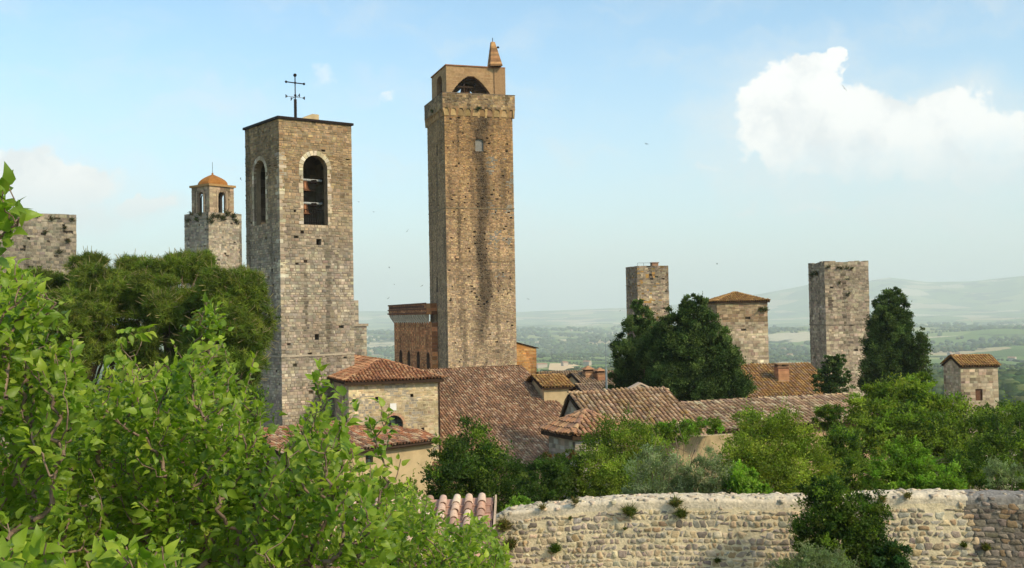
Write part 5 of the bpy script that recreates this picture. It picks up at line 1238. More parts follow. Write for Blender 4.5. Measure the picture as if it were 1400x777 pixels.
def shrubs():
    bush('laurel_bush', 'dark green pointed bush in front of the church nave roof', 'bush', [EL(648, 620, 40, 50, 35), EL(625, 655, 45, 45, 34), EL(680, 650, 45, 48, 35), EL(645, 690, 70, 40, 34), EL(598, 650, 14, 45, 34.5)], 330, 90, .105, DKG + MIDG[:1], 51, .1, shoots=.8, cr=.26)
    bush('garden_bush', 'low very dark bush beneath the hip-roofed annex behind the wall', 'bush', [EL(745, 660, 34, 38, 31), EL(770, 650, 28, 32, 32), EL(728, 685, 30, 25, 30)], 190, 80, .085, DKG, 52, shoots=.3)
    bush('garden_bush', 'rounded olive green bush hiding the front of the gabled stone house', 'bush', [EL(850, 615, 60, 48, 34), EL(812, 650, 42, 40, 32), EL(885, 640, 45, 45, 34), EL(845, 660, 58, 40, 32)], 420, 95, .075, YELG + MIDG, 53, shoots=.55)
    bush('garden_bush', 'red-leaved sprig above the dark bush by the annex wall', 'bush', [EL(752, 626, 15, 7, 33), EL(775, 622, 12, 7, 33)], 26, 40, .07, [(.16, .07, .025), (.11, .08, .03), (.07, .09, .02)], 54, .02, nl=5)
    bush('ivy_hedge', 'bright green ivy draped along the top of the bare tan wall', 'hedge', [EL(925, 590, 34, 14, 43), EL(965, 583, 28, 12, 43.5), EL(900, 592, 24, 13, 42.5)], 120, 70, .10, BRTG[:2] + MIDG, 55, .03, shoots=.2)
    bush('olive_shrub', 'silvery olive shrub with bare twigs at the end of the bare tan wall', 'shrub', [EL(890, 652, 34, 42, 27.2), EL(925, 660, 30, 34, 28), EL(870, 680, 28, 22, 27.5)], 210, 60, .075, OLIV, 56, .05, wl=.3, shoots=.8, nl=40)
    bush('olive_shrub', 'silvery olive shrub with dead branches in front of the tan wall', 'shrub', [EL(965, 655, 30, 38, 27), EL(985, 672, 22, 22, 27), EL(945, 675, 26, 20, 27)], 180, 60, .075, OLIV, 57, .05, wl=.3, shoots=.8, nl=40)
    bush('garden_bush', 'large yellow-green bush below the long pantiled building', 'bush', [EL(1060, 605, 62, 46, 31), EL(1020, 640, 45, 45, 30), EL(1100, 640, 52, 48, 31), EL(1060, 660, 80, 40, 30), EL(1040, 585, 40, 26, 32)], 520, 95, .075, YELG, 58, shoots=.6)
    bush('garden_bush', 'fresh green sapling at the foot of the large yellow-green bush', 'bush', [EL(1010, 660, 24, 28, 27), EL(1030, 672, 26, 20, 26.5)], 80, 50, .10, BRTG, 59, .03, shoots=.8)
    bush('garden_bush', 'small round dark bush by the plaster wall of the long building', 'bush', [EL(1131, 572, 17, 20, 47)], 60, 70, .10, MIDG, 60, .05)
    bush('maple_tree', 'broad layered green tree in front of the small square tower', 'tree', [EL(1238, 545, 42, 34, 47), EL(1190, 570, 46, 32, 46), EL(1285, 575, 50, 38, 46), EL(1235, 590, 60, 36, 45), EL(1330, 600, 45, 34, 45), EL(1205, 545, 26, 22, 47), EL(1175, 610, 36, 34, 44), EL(1290, 625, 62, 36, 44), EL(1355, 580, 26, 22, 46), EL(1262, 522, 18, 14, 47.5)], 620, 85, .14, MIDG + YELG[:2] + DKG[:1], 61, .16, flat=.45, shoots=.35, cr=.3)
    bush('garden_bush', 'light green feathery shrub just behind the wall by the climbing bush', 'bush', [EL(1240, 635, 30, 38, 28), EL(1215, 655, 28, 28, 27.5), EL(1275, 660, 40, 26, 27.5), EL(1300, 668, 22, 14, 27)], 240, 70, .10, BRTG + MIDG[:1], 62, .05, shoots=.8, wl=.38, droop=.3)
    bush('garden_bush', 'dark tangled shrubs behind the older grey stretch of wall', 'bush', [EL(1370, 620, 50, 40, 33), EL(1385, 585, 40, 34, 38), EL(1345, 655, 40, 25, 29), EL(1395, 660, 36, 20, 28), EL(1440, 620, 50, 50, 33)], 320, 80, .09, DKG + MIDG[:2], 63, .06)
    bush('olive_shrub', 'grey-green olive sprig among the dark shrubs behind the grey wall stretch', 'shrub', [EL(1362, 648, 20, 18, 27.5), EL(1388, 650, 14, 14, 27.5)], 60, 40, .07, OLIV, 64, .03, wl=.3, shoots=.8)
    bush('garden_bush', 'bright low weeds peeking over the sloping end of the wall', 'bush', [EL(716, 692, 20, 10, 25), EL(700, 700, 16, 8, 24.5)], 60, 60, .08, BRTG, 65, .02)
    bush('climbing_bush', 'dark evergreen bush climbing the face of the cream wall', 'bush', [EL(1135, 700, 40, 45, 20.6, .55), EL(1180, 715, 38, 45, 20.4, .55), EL(1150, 750, 55, 45, 20.3, .55), EL(1110, 735, 24, 45, 20.4, .5), EL(1125, 672, 30, 20, 20.9, .4), EL(1195, 770, 42, 40, 20.2, .55)], 480, 85, .062, DKG + MIDG[:1], 66, .07, shoots=.5)
    bush('ivy_bush', 'glossy ivy clump low against the wall beside the climbing bush', 'bush', [EL(1220, 762, 22, 30, 20.0, .4), EL(1205, 790, 35, 25, 19.8, .4)], 100, 70, .07, [(.025, .06, .018), (.04, .08, .025)], 67, .03)
    bush('olive_shrub', 'pale olive shrub at the foot of the wall before the climbing bush', 'shrub', [EL(1115, 775, 42, 32, 18.4, .5), EL(1085, 790, 30, 25, 18.2, .4), EL(1145, 795, 36, 28, 18.2, .4)], 170, 60, .065, [(.16, .20, .09), (.13, .165, .07), (.20, .235, .12)], 68, .03, wl=.32, shoots=.8)
    bush('garden_bush', 'dark leafy shrub between the large yellow-green bush and the layered tree', 'bush', [EL(1150, 625, 34, 42, 37), EL(1165, 655, 34, 34, 33), EL(1320, 640, 40, 30, 40)], 260, 85, .10, MIDG + DKG[:2], 77, .06)
    bush('garden_bush', 'dark undergrowth beneath the umbrella pines', 'bush', [EL(60, 560, 70, 40, 38), EL(180, 560, 80, 36, 40), EL(300, 560, 70, 34, 41), EL(120, 620, 90, 40, 33), EL(260, 620, 90, 40, 34)], 520, 70, .13, DKG + MIDG, 78, .1)
    bush('garden_bush', 'mixed green scrub on the slope behind the pink tiled hut', 'bush', [EL(420, 690, 70, 34, 32), EL(520, 690, 60, 34, 33), EL(340, 680, 60, 36, 31)], 320, 70, .12, MIDG + YELG[:2], 79, .08)
    # conifers
    bush('cypress_tree', 'broad dark cypress with a rounded top behind the gabled house', 'tree', [EL(943, 416, 11, 14, 66), EL(950, 436, 30, 26, 66), EL(922, 448, 24, 26, 66), EL(905, 485, 30, 42, 67.5), EL(958, 462, 42, 30, 66), EL(935, 480, 44, 34, 66), EL(975, 495, 42, 34, 66), EL(945, 520, 60, 40, 66), EL(990, 530, 38, 28, 66)], 1150, 150, .16, CYP, 71, .25, M_DARK, 'cypresses of the town', shoots=.12, cr=.2, flat=.9, wl=.42, surf=.6, lump=.16, droop=-.5, tight=.42)
    bush('cypress_tree', 'ragged dark cypress with wide spreading branches beside the thin mast', 'tree', [EL(872, 420, 9, 14, 71), EL(880, 440, 20, 22, 71), EL(868, 466, 28, 26, 71), EL(852, 478, 18, 11, 71), EL(880, 500, 42, 34, 71), EL(856, 530, 26, 24, 71), EL(895, 540, 44, 24, 71)], 560, 140, .16, CYP, 72, .22, M_DARK, 'cypresses of the town', shoots=.45, cr=.2, flat=.9, wl=.42, surf=.6, lump=.35, droop=-.4, tight=.42)
    bush('cypress_tree', 'tall full cypress beside the weathered tower with the uneven top', 'tree', [EL(1224, 404, 9, 12, 88), EL(1218, 420, 22, 22, 88), EL(1216, 445, 30, 28, 88), EL(1217, 470, 35, 30, 88), EL(1220, 500, 42, 36, 88), EL(1224, 525, 44, 30, 88)], 950, 150, .19, CYP, 73, .25, M_DARK, 'cypresses of the town', shoots=.12, cr=.2, flat=.9, wl=.42, surf=.6, lump=.16, droop=-.5, tight=.42)
    bush('cypress_tree', 'slim pointed cypress tucked against the tall full one', 'tree', [EL(1261, 475, 7, 26, 86), EL(1258, 505, 11, 34, 86)], 110, 70, .17, [(.05, .085, .018), (.065, .10, .02)], 74, .12, M_DARK, 'cypresses of the town', shoots=.4)
    bush('cedar_tree', 'small dark flat-branched cedar in front of the weathered tower', 'tree', [EL(1138, 500, 17, 13, 74), EL(1128, 520, 16, 14, 74), EL(1150, 515, 14, 12, 74), EL(1140, 532, 24, 12, 74), EL(1146, 491, 10, 8, 74)], 170, 70, .17, CYP, 75, .14, M_DARK, None, flat=.4, shoots=.3)
    bush('garden_bush', 'low green scrub beside the small square tower wall', 'bush', [EL(1385, 568, 30, 16, 70), EL(1350, 570, 20, 14, 70)], 80, 60, .16, MIDG, 76, .05)
shrubs()

def dead_twigs():
    r = np.random.default_rng(80); T = thing('bare_branches', 'bare dry branches standing up through the silvery olive shrubs', 'branches', P(920, 690, 28)); T.location[2] = -7.6
    for x0, x1, y1 in ((905, 895, 622), (918, 926, 612), (930, 945, 628), (880, 872, 628), (950, 962, 632), (966, 975, 640), (890, 905, 640)):
        a = P(x0, 700, 28); a[2] = -7.6; b = P(x1, y1, 27.6); t = np.linspace(0, 1, 9)[:, None]; p = a + (b - a) * t + r.normal(0, .045, (9, 3)) * np.sin(t * math.pi); m = MB(); m.tube(p, np.linspace(.03, .008, 9), 5)
        for _ in range(6):
            s = p[r.integers(4, 9)]; m.tube([s, s + r.normal(0, .16, 3) + [0, 0, .1], s + r.normal(0, .25, 3) + [0, 0, .22]], [.01, .007, .004], 4, cap=False)
        m.build('branch', M_TWIG, T, True)
dead_twigs()

# umbrella pines
def pines():
    k = 22; rr = np.random.default_rng(90); d = norm(rr.normal(0, 1, (k, 3)) + [0, 0, .55]); sd = norm(np.cross(d, rr.normal(0, 1, (k, 3)))); v = []; f = []
    for i in range(k):
        v += [d[i] * .06 - sd[i] * .05, d[i] * .06 + sd[i] * .05, d[i] * rr.uniform(.8, 1.05)]; f.append([3 * i, 3 * i + 1, 3 * i + 2])
    TV, TF = np.array(v), [np.array(f)]
    pal = [(.10, .155, .016), (.135, .19, .02), (.08, .125, .014), (.16, .195, .026)]
    for label, blobs, n, seed in (('wide umbrella pine below the domed tower', [EL(225, 385, 46, 30, 46), EL(260, 372, 34, 24, 47), EL(200, 415, 60, 34, 45), EL(262, 430, 60, 40, 45), EL(240, 470, 70, 35, 45), EL(225, 510, 80, 30, 45)], 8200, 91),
                                  ('umbrella pine beside the broad mossy tower', [EL(128, 372, 24, 20, 47), EL(180, 375, 24, 18, 47), EL(110, 400, 50, 30, 46), EL(160, 405, 50, 30, 46), EL(130, 445, 75, 40, 45), EL(60, 400, 40, 30, 48), EL(110, 490, 80, 35, 45), EL(40, 450, 50, 40, 47)], 9000, 92),
                                  ('round crowned pine touching the grey bell tower', [EL(312, 395, 36, 26, 43), EL(332, 418, 25, 28, 43), EL(315, 445, 46, 40, 43), EL(338, 465, 24, 36, 43), EL(310, 490, 50, 30, 43), EL(308, 525, 36, 26, 43)], 6600, 93)):
        r = np.random.default_rng(seed); m = MB(); cents = []
        vol = np.array([b[1].prod() ** .7 for b in blobs]); cnt = (vol / vol.sum() * n).astype(int)
        for (c, rad), q in zip(blobs, cnt):
            nc_ = max(5, q // 75); d0 = norm(r.normal(0, 1, (nc_, 3))); d0[:, 2] = np.where(d0[:, 2] < -.45, -d0[:, 2], d0[:, 2]); cl_ = c + d0 * rad * (.5 + .5 * r.random((nc_, 1))); cents.append(cl_[::2])
            ii = r.integers(0, nc_, q); dd = norm(r.normal(0, 1, (q, 3)) + [0, 0, .35]); cs = r.uniform(.4, .75, nc_)[ii][:, None]; pos = cl_[ii] + dd * cs * [1, 1, .7] * r.uniform(.6, 1.05, (q, 1))
            z = norm(dd + [0, 0, .25] + r.normal(0, .2, (q, 3))); x = norm(np.cross(z, r.normal(0, 1, (q, 3)))); y = np.cross(z, x); L = r.uniform(.20, .32, (q, 1)); m.inst(TV, TF, pos, x * L, y * L, z * L, np.clip(pick(pal, q, r, .14) * r.uniform(.75, 1.3, nc_)[ii][:, None], .01, .5))
            # candles: pale spring shoots
            kq = r.random(q) < .16; cp = pos[kq]; nn_ = len(cp); T4 = np.array([(-.02, 0, 0), (.02, 0, 0), (.012, 0, 1), (-.012, 0, 1)]); X_ = norm(np.cross(z[kq], [[0, 1, 0]])); m.inst(T4, [np.array([[0, 1, 2, 3]])], cp, X_ * .7, X_, z[kq] * .12 + z[kq] * L[kq], np.tile([.30, .24, .12], (nn_, 1)))
        cents = np.concatenate(cents); c = cents.mean(0); base = A3(c[0], c[1], float(ground(c[0], c[1])) - .1); T = thing('pine_tree', label, 'tree', base, 'umbrella pines')
        m.build('crown', M_PINE, T); w = MB(); woody(w, base, cents, r, .24, 60, A3(c[0], c[1], c[2] - 2.0)); w.build('trunk', M_BARK, T, True)
pines()

# ---------------- foreground broadleaf trees: shoots with real leaves
LEAF_V = np.array([(0, 0, 0), (-.20, .10, .06), (.20, .10, .06), (-.35, .36, .13), (0, .36, 0), (.35, .36, .13), (-.24, .68, .10), (0, .72, -.02), (.24, .68, .10), (0, 1.12, -.16)])
LEAF_V[:, 2] -= .26 * LEAF_V[:, 1] ** 2
LEAF_F = [np.array([[0, 4, 3, 1], [0, 2, 5, 4], [4, 7, 6, 3], [4, 5, 8, 7]]), np.array([[7, 9, 6], [7, 8, 9]])]
MATURE = np.array([(.135, .22, .018), (.165, .25, .022), (.11, .19, .016), (.19, .275, .026)])
YOUNG = np.array([(.33, .40, .045), (.38, .43, .055), (.28, .37, .04)])
def leafy(name, label, base, tips, seed, ll, n_leaf=11, shoot=.45, single=300, young=.55, cat='tree', group=None, fork_drop=1.3, trunk=.09):
    r = np.random.default_rng(seed); base = np.asarray(base, float); tips = np.asarray(tips); c = tips.mean(0); fork = A3(c[0] * .7 + base[0] * .3, c[1] * .7 + base[1] * .3, min(c[2], tips[:, 2].min() + .6) - fork_drop)
    nodes = [base]; par = [-1]
    for t in np.linspace(.25, 1, 4): nodes.append(base + (fork - base) * t + r.normal(0, .05, 3)); par.append(len(nodes) - 2)
    N = np.zeros((len(tips) * 5 + 20, 3)); N[:len(nodes)] = nodes; k = len(nodes)
    order = np.argsort(np.linalg.norm(tips - fork, axis=1)); ends = []; shoots = []
    for i in order:
        t = tips[i]; d = N[:k] - t; dist = np.linalg.norm(d, axis=1) + 1.2 * np.maximum(0, d[:, 2] + .12); dist[:3] += 3; j = int(np.argmin(dist)); s = N[j].copy(); L = np.linalg.norm(t - s); last = j; m = 4
        for q in range(1, m + 1):
            f = q / m; p = s + (t - s) * f; p[2] -= .10 * L * math.sin(f * math.pi) * (1 if t[2] > s[2] else -.5); p += r.normal(0, .010, 3) * (q < m); N[k] = p; par.append(last); last = k; k += 1
        ends.append(last); shoots.append((N[k - 3].copy(), N[k - 2].copy(), N[k - 1].copy()))
    cnt = np.zeros(k)
    for e in ends:
        q = e
        while q >= 0: cnt[q] += 1; q = par[q]
    w = MB(); rad = .0026 * np.maximum(cnt, 1) ** .55; rad = np.minimum(rad, trunk)
    for q in range(1, k):
        a, b = N[par[q]], N[q]
        w.tube([a, b], [min(rad[par[q]], rad[q] * 1.4), rad[q]], 5 if rad[q] < .012 else 7, cap=False)
    T = thing(name, label, cat, base, group); w.build('branches', M_TWIG, T, True)
    O, D, Nn, S, C_ = [], [], [], [], []
    for a, b, e in shoots:
        ax = norm(e - b + r.normal(0, .01, 3)); Ls = shoot * r.uniform(.6, 1.25); side = norm(np.cross(ax, r.normal(0, 1, 3)))
        vig = r.random(); nl = max(5, int(n_leaf * r.uniform(.7, 1.25)))
        for q in range(nl):
            f = q / (nl - 1); p = e - ax * Ls * (1 - f); sg = 1 if q % 2 else -1; sd = norm(side * sg + r.normal(0, .35, 3)); ld = norm(ax * (.35 + .5 * f) + sd * (.95 - .45 * f) + [0, 0, -.22 * (1 - f)])
            O.append(p + sd * .012); D.append(ld); Nn.append(norm(np.array([0, -.35, .75]) + r.normal(0, .55, 3) + ax * .2)); S.append(ll * r.uniform(.5, 1.35) * (1.0 - .45 * max(0, f - .75) / .25 * r.random()))
            y = np.clip((f - .35) / .6, 0, 1) * (min(1, young * 1.35) if vig > .4 else young * .3); y = np.clip(y + r.normal(0, .07), 0, 1); C_.append(MATURE[r.integers(0, 4)] * (1 - y) + YOUNG[r.integers(0, 3)] * y)
    O, D, Nn, S, C_ = (np.array(q) for q in (O, D, Nn, S, C_)); X, D, Z = leaf_axes(D, Nn); C_ = np.clip(C_ * (1 + r.normal(0, .12, (len(C_), 1))), .01, .5)
    px, py = project(O); area = np.where((px > -20) & (px < 1420) & (py < 800) & (py > 0), S / np.maximum(O[:, 1], .5) * np.abs((Z * norm(O)).sum(1)), 0); order = np.argsort(-area); pick_ = order[:single]; rest = order[single:]
    cl = np.quantile(C_[:, 0], np.linspace(0, 1, 11)); vm = []
    for i in range(10):
        sel = (C_[:, 0] >= cl[i]) & (C_[:, 0] <= cl[i + 1]); m = MB(); cc = C_[sel].mean(0); V = LEAF_V.copy(); V[:, 2] += .10 * np.sin(V[:, 1] * 3 + i) * r.uniform(-1, 1); m.add(V, LEAF_F[0], cc); m.F.append(LEAF_F[1]); m.C.append(np.tile(cc, (2, 1))); m.M.append(np.zeros(2, int)); vm.append(m.mesh('leaf', M_LEAF, True))
    for i in pick_:
        o = bpy.data.objects.new('leaf', vm[int(np.clip(np.searchsorted(cl, C_[i, 0]) - 1, 0, 9))]); COL.objects.link(o); mm = Matrix.Identity(4); s = S[i]
        for q in range(3): mm[q][0], mm[q][1], mm[q][2], mm[q][3] = X[i, q] * s, D[i, q] * s, Z[i, q] * s, O[i, q]
        o.matrix_basis = mm; tag(o, T)
    if len(rest) == 0: return T
    m = MB(); s = S[rest][:, None]; m.inst(LEAF_V, LEAF_F, O[rest], X[rest] * s, D[rest] * s, Z[rest] * s, C_[rest]); m.build('foliage', M_LEAF, T, True, kind='stuff')
    return T
def tips_in(poly, n, Y0, Y1, seed, bias=1.0):
    r = np.random.default_rng(seed); poly = np.array(poly, float); out = []; lo, hi = poly.min(0), poly.max(0)
    while len(out) < n:
        q = r.uniform(lo, hi, (400, 2)); ok = inpoly(q[:, 0], q[:, 1], [tuple(p) for p in poly])
        for x, y in q[ok]: out.append(P(x, y, Y0 + (Y1 - Y0) * r.random() ** bias))
    return np.array(out[:n])
def foreground():
    gz = -7.0
    leafy('leafy_tree', 'leafy tree reaching up in front of the broad mossy tower', (-3.2, 5.6, gz), tips_in([(-70, 350), (-40, 345), (-10, 350), (25, 355), (55, 372), (88, 400), (95, 450), (108, 480), (112, 560), (90, 640), (60, 720), (-70, 780)], 440, 4.8, 6.6, 101), 101, .054, 16, .30, group='leafy trees in the near garden')
    leafy('leafy_tree', 'single dark leafy branch hanging clear against the pale sky', (-3.6, 4.1, gz), np.vstack([tips_in([(-60, 300), (-30, 230), (8, 255), (20, 285), (36, 305), (30, 325), (-20, 345), (-60, 350)], 5, 3.9, 4.4, 102), [P(12, 246, 4.2), P(4, 262, 4.1), P(28, 290, 4.2)]]), 102, .07, 8, .2, young=.12, group='leafy trees in the near garden', fork_drop=.6)
    leafy('leafy_tree', 'tall leafy shrub whose top shoots overlap the round crowned pine', (-2.6, 7.2, gz), np.vstack([tips_in([(60, 540), (105, 520), (130, 515), (160, 492), (200, 478), (235, 500), (262, 462), (300, 462), (312, 480), (325, 520), (352, 530), (360, 580), (385, 660), (400, 790), (40, 790), (30, 600)], 880, 5.8, 8.2, 103), [P(281, 408, 6.6), P(270, 425, 6.5), P(296, 418, 6.7), P(306, 432, 6.6), P(290, 440, 6.6), P(165, 470, 6.4), P(205, 452, 6.5), P(238, 472, 6.4), P(347, 490, 6.4)]]), 103, .055, 18, .33, group='leafy trees in the near garden')
    leafy('leafy_tree', 'open leafy shrub with twisting bare limbs in front of the low cream house', (-1.7, 6.2, gz), np.vstack([tips_in([(372, 660), (385, 590), (400, 560), (420, 545), (452, 540), (462, 575), (485, 600), (505, 625), (525, 660), (540, 690), (530, 720), (530, 790), (330, 800), (340, 700)], 230, 5.2, 7.0, 104), [P(437, 502, 6.0), P(428, 520, 6.0), P(449, 522, 6.0), P(440, 540, 6.0), P(520, 552, 6.1), P(505, 575, 6.0), P(532, 565, 6.0), P(548, 628, 6.0), P(530, 640, 6.0), P(512, 600, 6.0), P(480, 570, 6.0), P(468, 560, 6.1)]]), 104, .055, 16, .31, group='leafy trees in the near garden')
    leafy('leafy_tree', 'low shrub with big pale leaves at the foot of the leafy trees', (-1.5, 3.7, gz), tips_in([(-60, 715), (20, 708), (60, 735), (110, 735), (150, 728), (190, 735), (215, 735), (250, 745), (280, 770), (290, 850), (-60, 870)], 85, 3.1, 3.9, 105), 105, .054, 13, .24, young=.8, group='leafy trees in the near garden', fork_drop=.7)
    leafy('leafy_tree', 'fresh green shrub covering the lower edge of the pink tiled hut roof', (-1.0, 12.5, gz), tips_in([(505, 700), (530, 670), (560, 655), (590, 690), (606, 708), (640, 703), (672, 709), (688, 724), (698, 760), (690, 830), (500, 830)], 460, 11.5, 14.5, 106), 106, .075, 14, .38, young=.75, group='leafy trees in the near garden')
    leafy('leafy_tree', 'dense shady thicket filling the gap under the leafy shrubs', (-3.4, 9.8, gz), tips_in([(-40, 560), (60, 560), (250, 560), (330, 590), (370, 660), (420, 770), (430, 850), (-40, 850)], 430, 9.2, 11.0, 107), 107, .075, 14, .40, young=.3, group='leafy trees in the near garden')
foreground()

# ---------------- far country: woods, hedges, farms
def icoblob():
    t = (1 + 5 ** .5) / 2; v = np.array([(-1, t, 0), (1, t, 0), (-1, -t, 0), (1, -t, 0), (0, -1, t), (0, 1, t), (0, -1, -t), (0, 1, -t), (t, 0, -1), (t, 0, 1), (-t, 0, -1), (-t, 0, 1)]); v /= np.linalg.norm(v[0])
    f = [(0, 11, 5), (0, 5, 1), (0, 1, 7), (0, 7, 10), (0, 10, 11), (1, 5, 9), (5, 11, 4), (11, 10, 2), (10, 7, 6), (7, 1, 8), (3, 9, 4), (3, 4, 2), (3, 2, 6), (3, 6, 8), (3, 8, 9), (4, 9, 5), (2, 4, 11), (6, 2, 10), (8, 6, 7), (9, 8, 1)]
    V = list(map(tuple, v)); F = []; cache = {}
    def mid(a, b):
        k = (min(a, b), max(a, b))
        if k not in cache: q = (np.array(V[a]) + np.array(V[b])) / 2; V.append(tuple(q / np.linalg.norm(q))); cache[k] = len(V) - 1
        return cache[k]
    for a, b, c in f: x, y, z = mid(a, b), mid(b, c), mid(c, a); F += [(a, x, z), (b, y, x), (c, z, y), (x, y, z)]
    return v, np.array(f), np.array(V), np.array(F)
ICO0, ICO0F, ICO1, ICO1F = icoblob()
def country():
    r = np.random.default_rng(120); m = MB()
    def put(x, y, s, hk, tint):
        x, y, s = np.asarray(x), np.asarray(y), np.asarray(s); n = len(x); d = np.hypot(x, y); z = ground(x, y) + s * .35 * hk
        for sel, V, F_ in ((d < 1700, ICO1, ICO1F), (d >= 1700, ICO0, ICO0F)):
            k = int(sel.sum())
            if k == 0: continue
            for vv in range(3):
                idx = np.where(sel)[0][vv::3]
                if len(idx) == 0: continue
                VV = V * (1 + r.normal(0, .13, (len(V), 1))); a = r.uniform(0, 6.28, len(idx)); X = np.stack([np.cos(a), np.sin(a), 0 * a], -1) * s[idx][:, None] * .62; Yv = np.stack([-np.sin(a), np.cos(a), 0 * a], -1) * s[idx][:, None] * .62; Zv = np.zeros((len(idx), 3)); Zv[:, 2] = s[idx] * .5 * hk
                m.inst(VV, [F_], np.stack([x[idx], y[idx], z[idx]], -1), X, Yv, Zv, tint[idx])
    WP = [(.045, .075, .024), (.06, .09, .03), (.035, .06, .02), (.08, .105, .035), (.05, .085, .032)]
    # woods follow a noise mask
    N = 60000; d = np.exp(r.uniform(math.log(420), math.log(9000), N)); a = r.uniform(-.55, .55, N); x, y = d * np.sin(a), d * np.cos(a)
    mk = fbm(x / 420 + 11, y / 420 + 5, 4, 31) + .12 * (fbm(x / 60, y / 60, 2, 37) - .5); ok = mk > .575; x, y, d = x[ok], y[ok], d[ok]; s = r.uniform(7, 13, len(x)) * np.clip(d / 2600, 1, 2.2)
    put(x, y, s, 1.0, pick(WP, len(x), r, .22))
    n_ = 900; yy = r.uniform(520, 1500, n_); xx = (r.uniform(1225, 1450, n_) - 700) / 1500 * yy; mk = fbm(xx / 160, yy / 160, 3, 71); ok = (mk > .43) & (yy + xx * .3 > 900); put(xx[ok], yy[ok], r.uniform(5, 11, int(ok.sum())), 1.1, pick(WP, int(ok.sum()), r, .22))
    # hedgerows and tree lines
    for _ in range(420):
        d0 = math.exp(r.uniform(math.log(420), math.log(7000))); a0 = r.uniform(-.5, .5); th = r.uniform(0, math.pi); n = r.integers(8, 40); q = np.arange(n) * r.uniform(6, 11) * max(1, d0 / 3000); xx = d0 * math.sin(a0) + q * math.cos(th) + r.normal(0, 1.5, n); yy = d0 * math.cos(a0) + q * math.sin(th) + r.normal(0, 1.5, n)
        ok = yy > 400
        if ok.sum(): put(xx[ok], yy[ok], r.uniform(4, 9, ok.sum()) * max(1, d0 / 3000), 1.0, pick(WP, int(ok.sum()), r, .2))
    m.build('far_woods', mat('far_foliage', tint=True, nscale=.15, namt=.35, bump=0, rough=1, spec=0), None, True, kind='stuff')
    # farms
    def farm(px, py, Y, w, dd, h, a, tint, rt, lab, grp):
        p = P(px, py, Y); x, y = p[0], p[1]; z = float(ground(x, y)); e1, e2 = frame(a); T = thing('farmhouse', lab, 'house', (x, y, z), grp); C = A3(x, y, z - 2); b = MB(); b.box(C, e1 * w, e2 * dd, ZV * (h + 2), tint); b.build('wall', M_FARM, T)
        q = MB(); c = C + ZV * (h + 2); ov = .6; A0, B0, C0, D0 = c - e1 * ov - e2 * ov, c + e1 * (w + ov) - e2 * ov, c + e1 * (w + ov) + e2 * (dd + ov), c - e1 * ov + e2 * (dd + ov); rz = dd * .25; r0, r1 = c + e2 * dd / 2 - e1 * ov + ZV * rz, c + e2 * dd / 2 + e1 * (w + ov) + ZV * rz
        q.add([A0, B0, C0, D0, r0, r1], [[0, 1, 5, 4], [2, 3, 4, 5]], rt); q.add([A0, D0, r0, B0, C0, r1], [[0, 2, 1], [3, 4, 5]], tint); q.build('roof', M_FARM, T)
    global M_FARM
    M_FARM = mat('farm_plaster', tint=True, nscale=.4, namt=.15, bump=0)
    for px, Y, w, dd, h, a in ((1302, 2900, 30, 14, 9, 8), (1322, 2930, 26, 12, 8, -12), (1337, 2890, 22, 12, 7, 30), (1312, 3000, 18, 12, 11, 70)):
        farm(px, 466, Y, w, dd, h, a, (.50, .36, .26), (.40, .17, .10), 'red roofed villa block among the far trees beyond the small square tower', 'villa buildings across the valley')
    for i in range(46):
        Y = math.exp(r.uniform(math.log(2200), math.log(11000))); px = r.choice([r.uniform(715, 850), r.uniform(1050, 1105), r.uniform(1255, 1400), r.uniform(500, 535)])
        farm(px, 450, Y, r.uniform(9, 20), r.uniform(7, 11), r.uniform(6, 9), r.uniform(-60, 60), (.42, .35, .27), (.34, .19, .12), 'tiny pale farmhouse dotted over the hazy far hills', 'far farmhouses')
country()
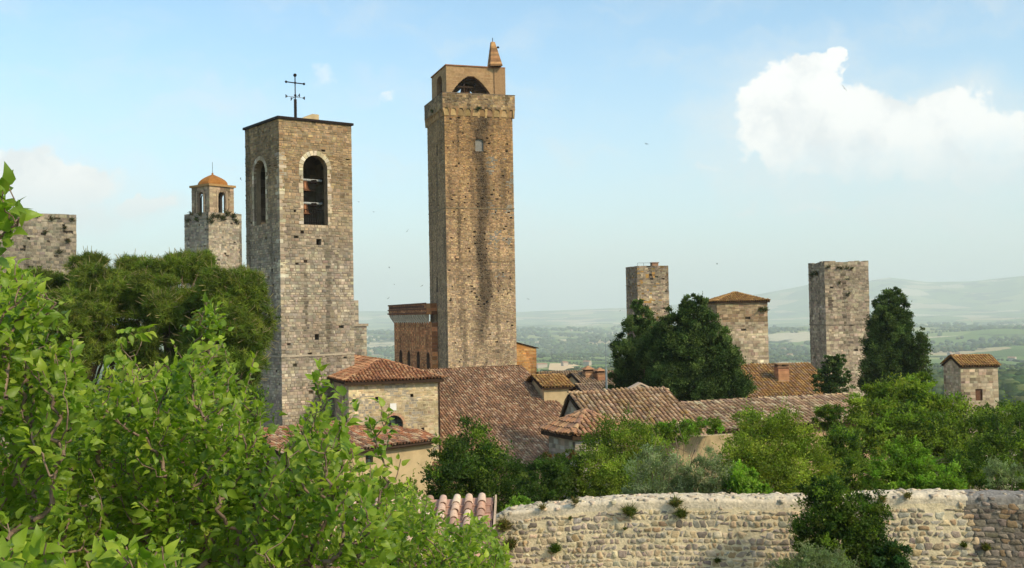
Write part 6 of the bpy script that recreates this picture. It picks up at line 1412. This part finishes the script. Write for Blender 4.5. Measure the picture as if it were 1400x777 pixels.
def pale_field():
    def hit(px, py):
        d = ray(px, py); d = d / d[1]; ts = np.geomspace(300, 9000, 4000); z = d[2] * ts - ground(d[0] * ts, ts); k = np.argmax(z < 0); return d * ts[k]
    rows = []
    for py, x0, x1 in ((497.5, 752, 778), (500, 751, 790), (503, 750.5, 796), (506, 750, 800), (509, 750, 802), (512, 751, 799), (515, 753, 796)): rows.append([hit(px, py) for px in np.linspace(x0, x1, 12)])
    v = np.array(rows).reshape(-1, 3); v[:, 2] = ground(v[:, 0], v[:, 1]) + 1.2; i = np.arange(6)[:, None] * 12 + np.arange(11)[None]; m = MB(); m.add(v, np.stack([i, i + 1, i + 13, i + 12], -1).reshape(-1, 4)); m.build('field', mat('ripe_field', (.62, .44, .24), nscale=.02, namt=.12, bump=0), None, True, kind='structure')
    return v
pale_field()

# swifts in the air
def birds():
    r = np.random.default_rng(130)
    me = MB()
    body = [(.0, -.08, 0), (.014, -.03, .01), (.016, .02, .01), (0, .09, 0), (-.016, .02, .01), (-.014, -.03, .01), (0, 0, -.018)]
    me.add(body, [[0, 1, 6], [1, 2, 6], [2, 3, 6], [3, 4, 6], [4, 5, 6], [5, 0, 6], [1, 0, 5], [2, 1, 5], [2, 5, 4], [3, 2, 4]])
    mesh_b = me.mesh('body', M_BIRD)
    wm = MB(); wm.add([(.0, .035, .008), (.0, -.015, .008), (.09, -.0, .03), (.10, .045, .03), (.20, -.06, .02), (.20, -.06, .014)], [[0, 1, 2], [0, 2, 3], [2, 4, 3], [3, 5, 2]]); mesh_w = wm.mesh('wing', M_BIRD)
    wm = MB(); wm.add([(.0, .035, .008), (.0, -.015, .008), (-.09, -.0, .03), (-.10, .045, .03), (-.20, -.06, .02), (-.20, -.06, .014)], [[0, 2, 1], [0, 3, 2], [2, 3, 4], [3, 2, 5]]); mesh_v = wm.mesh('wing', M_BIRD)
    for px, py, Y in ((884, 197, 95), (1154, 121, 70), (980, 361, 110), (557, 316, 120), (532, 366, 120), (539, 389, 125), (531, 408, 125), (577, 391, 130), (490, 276, 110), (511, 290, 115), (329, 245, 105), (722, 409, 130), (848, 425, 120)):
        p = P(px, py, Y); T = thing('swift', 'tiny dark swift flying against the pale sky', 'bird', p, 'swifts in flight'); s = r.uniform(1.0, 1.4)
        for nm, me_ in (('body', mesh_b), ('wing', mesh_w), ('wing', mesh_v)):
            o = bpy.data.objects.new(nm, me_); COL.objects.link(o); o.parent = T
        T.rotation_euler = (r.uniform(-.9, .9), r.uniform(-.9, .9), r.uniform(0, 6.28)); T.scale = (s, s, s)
birds()
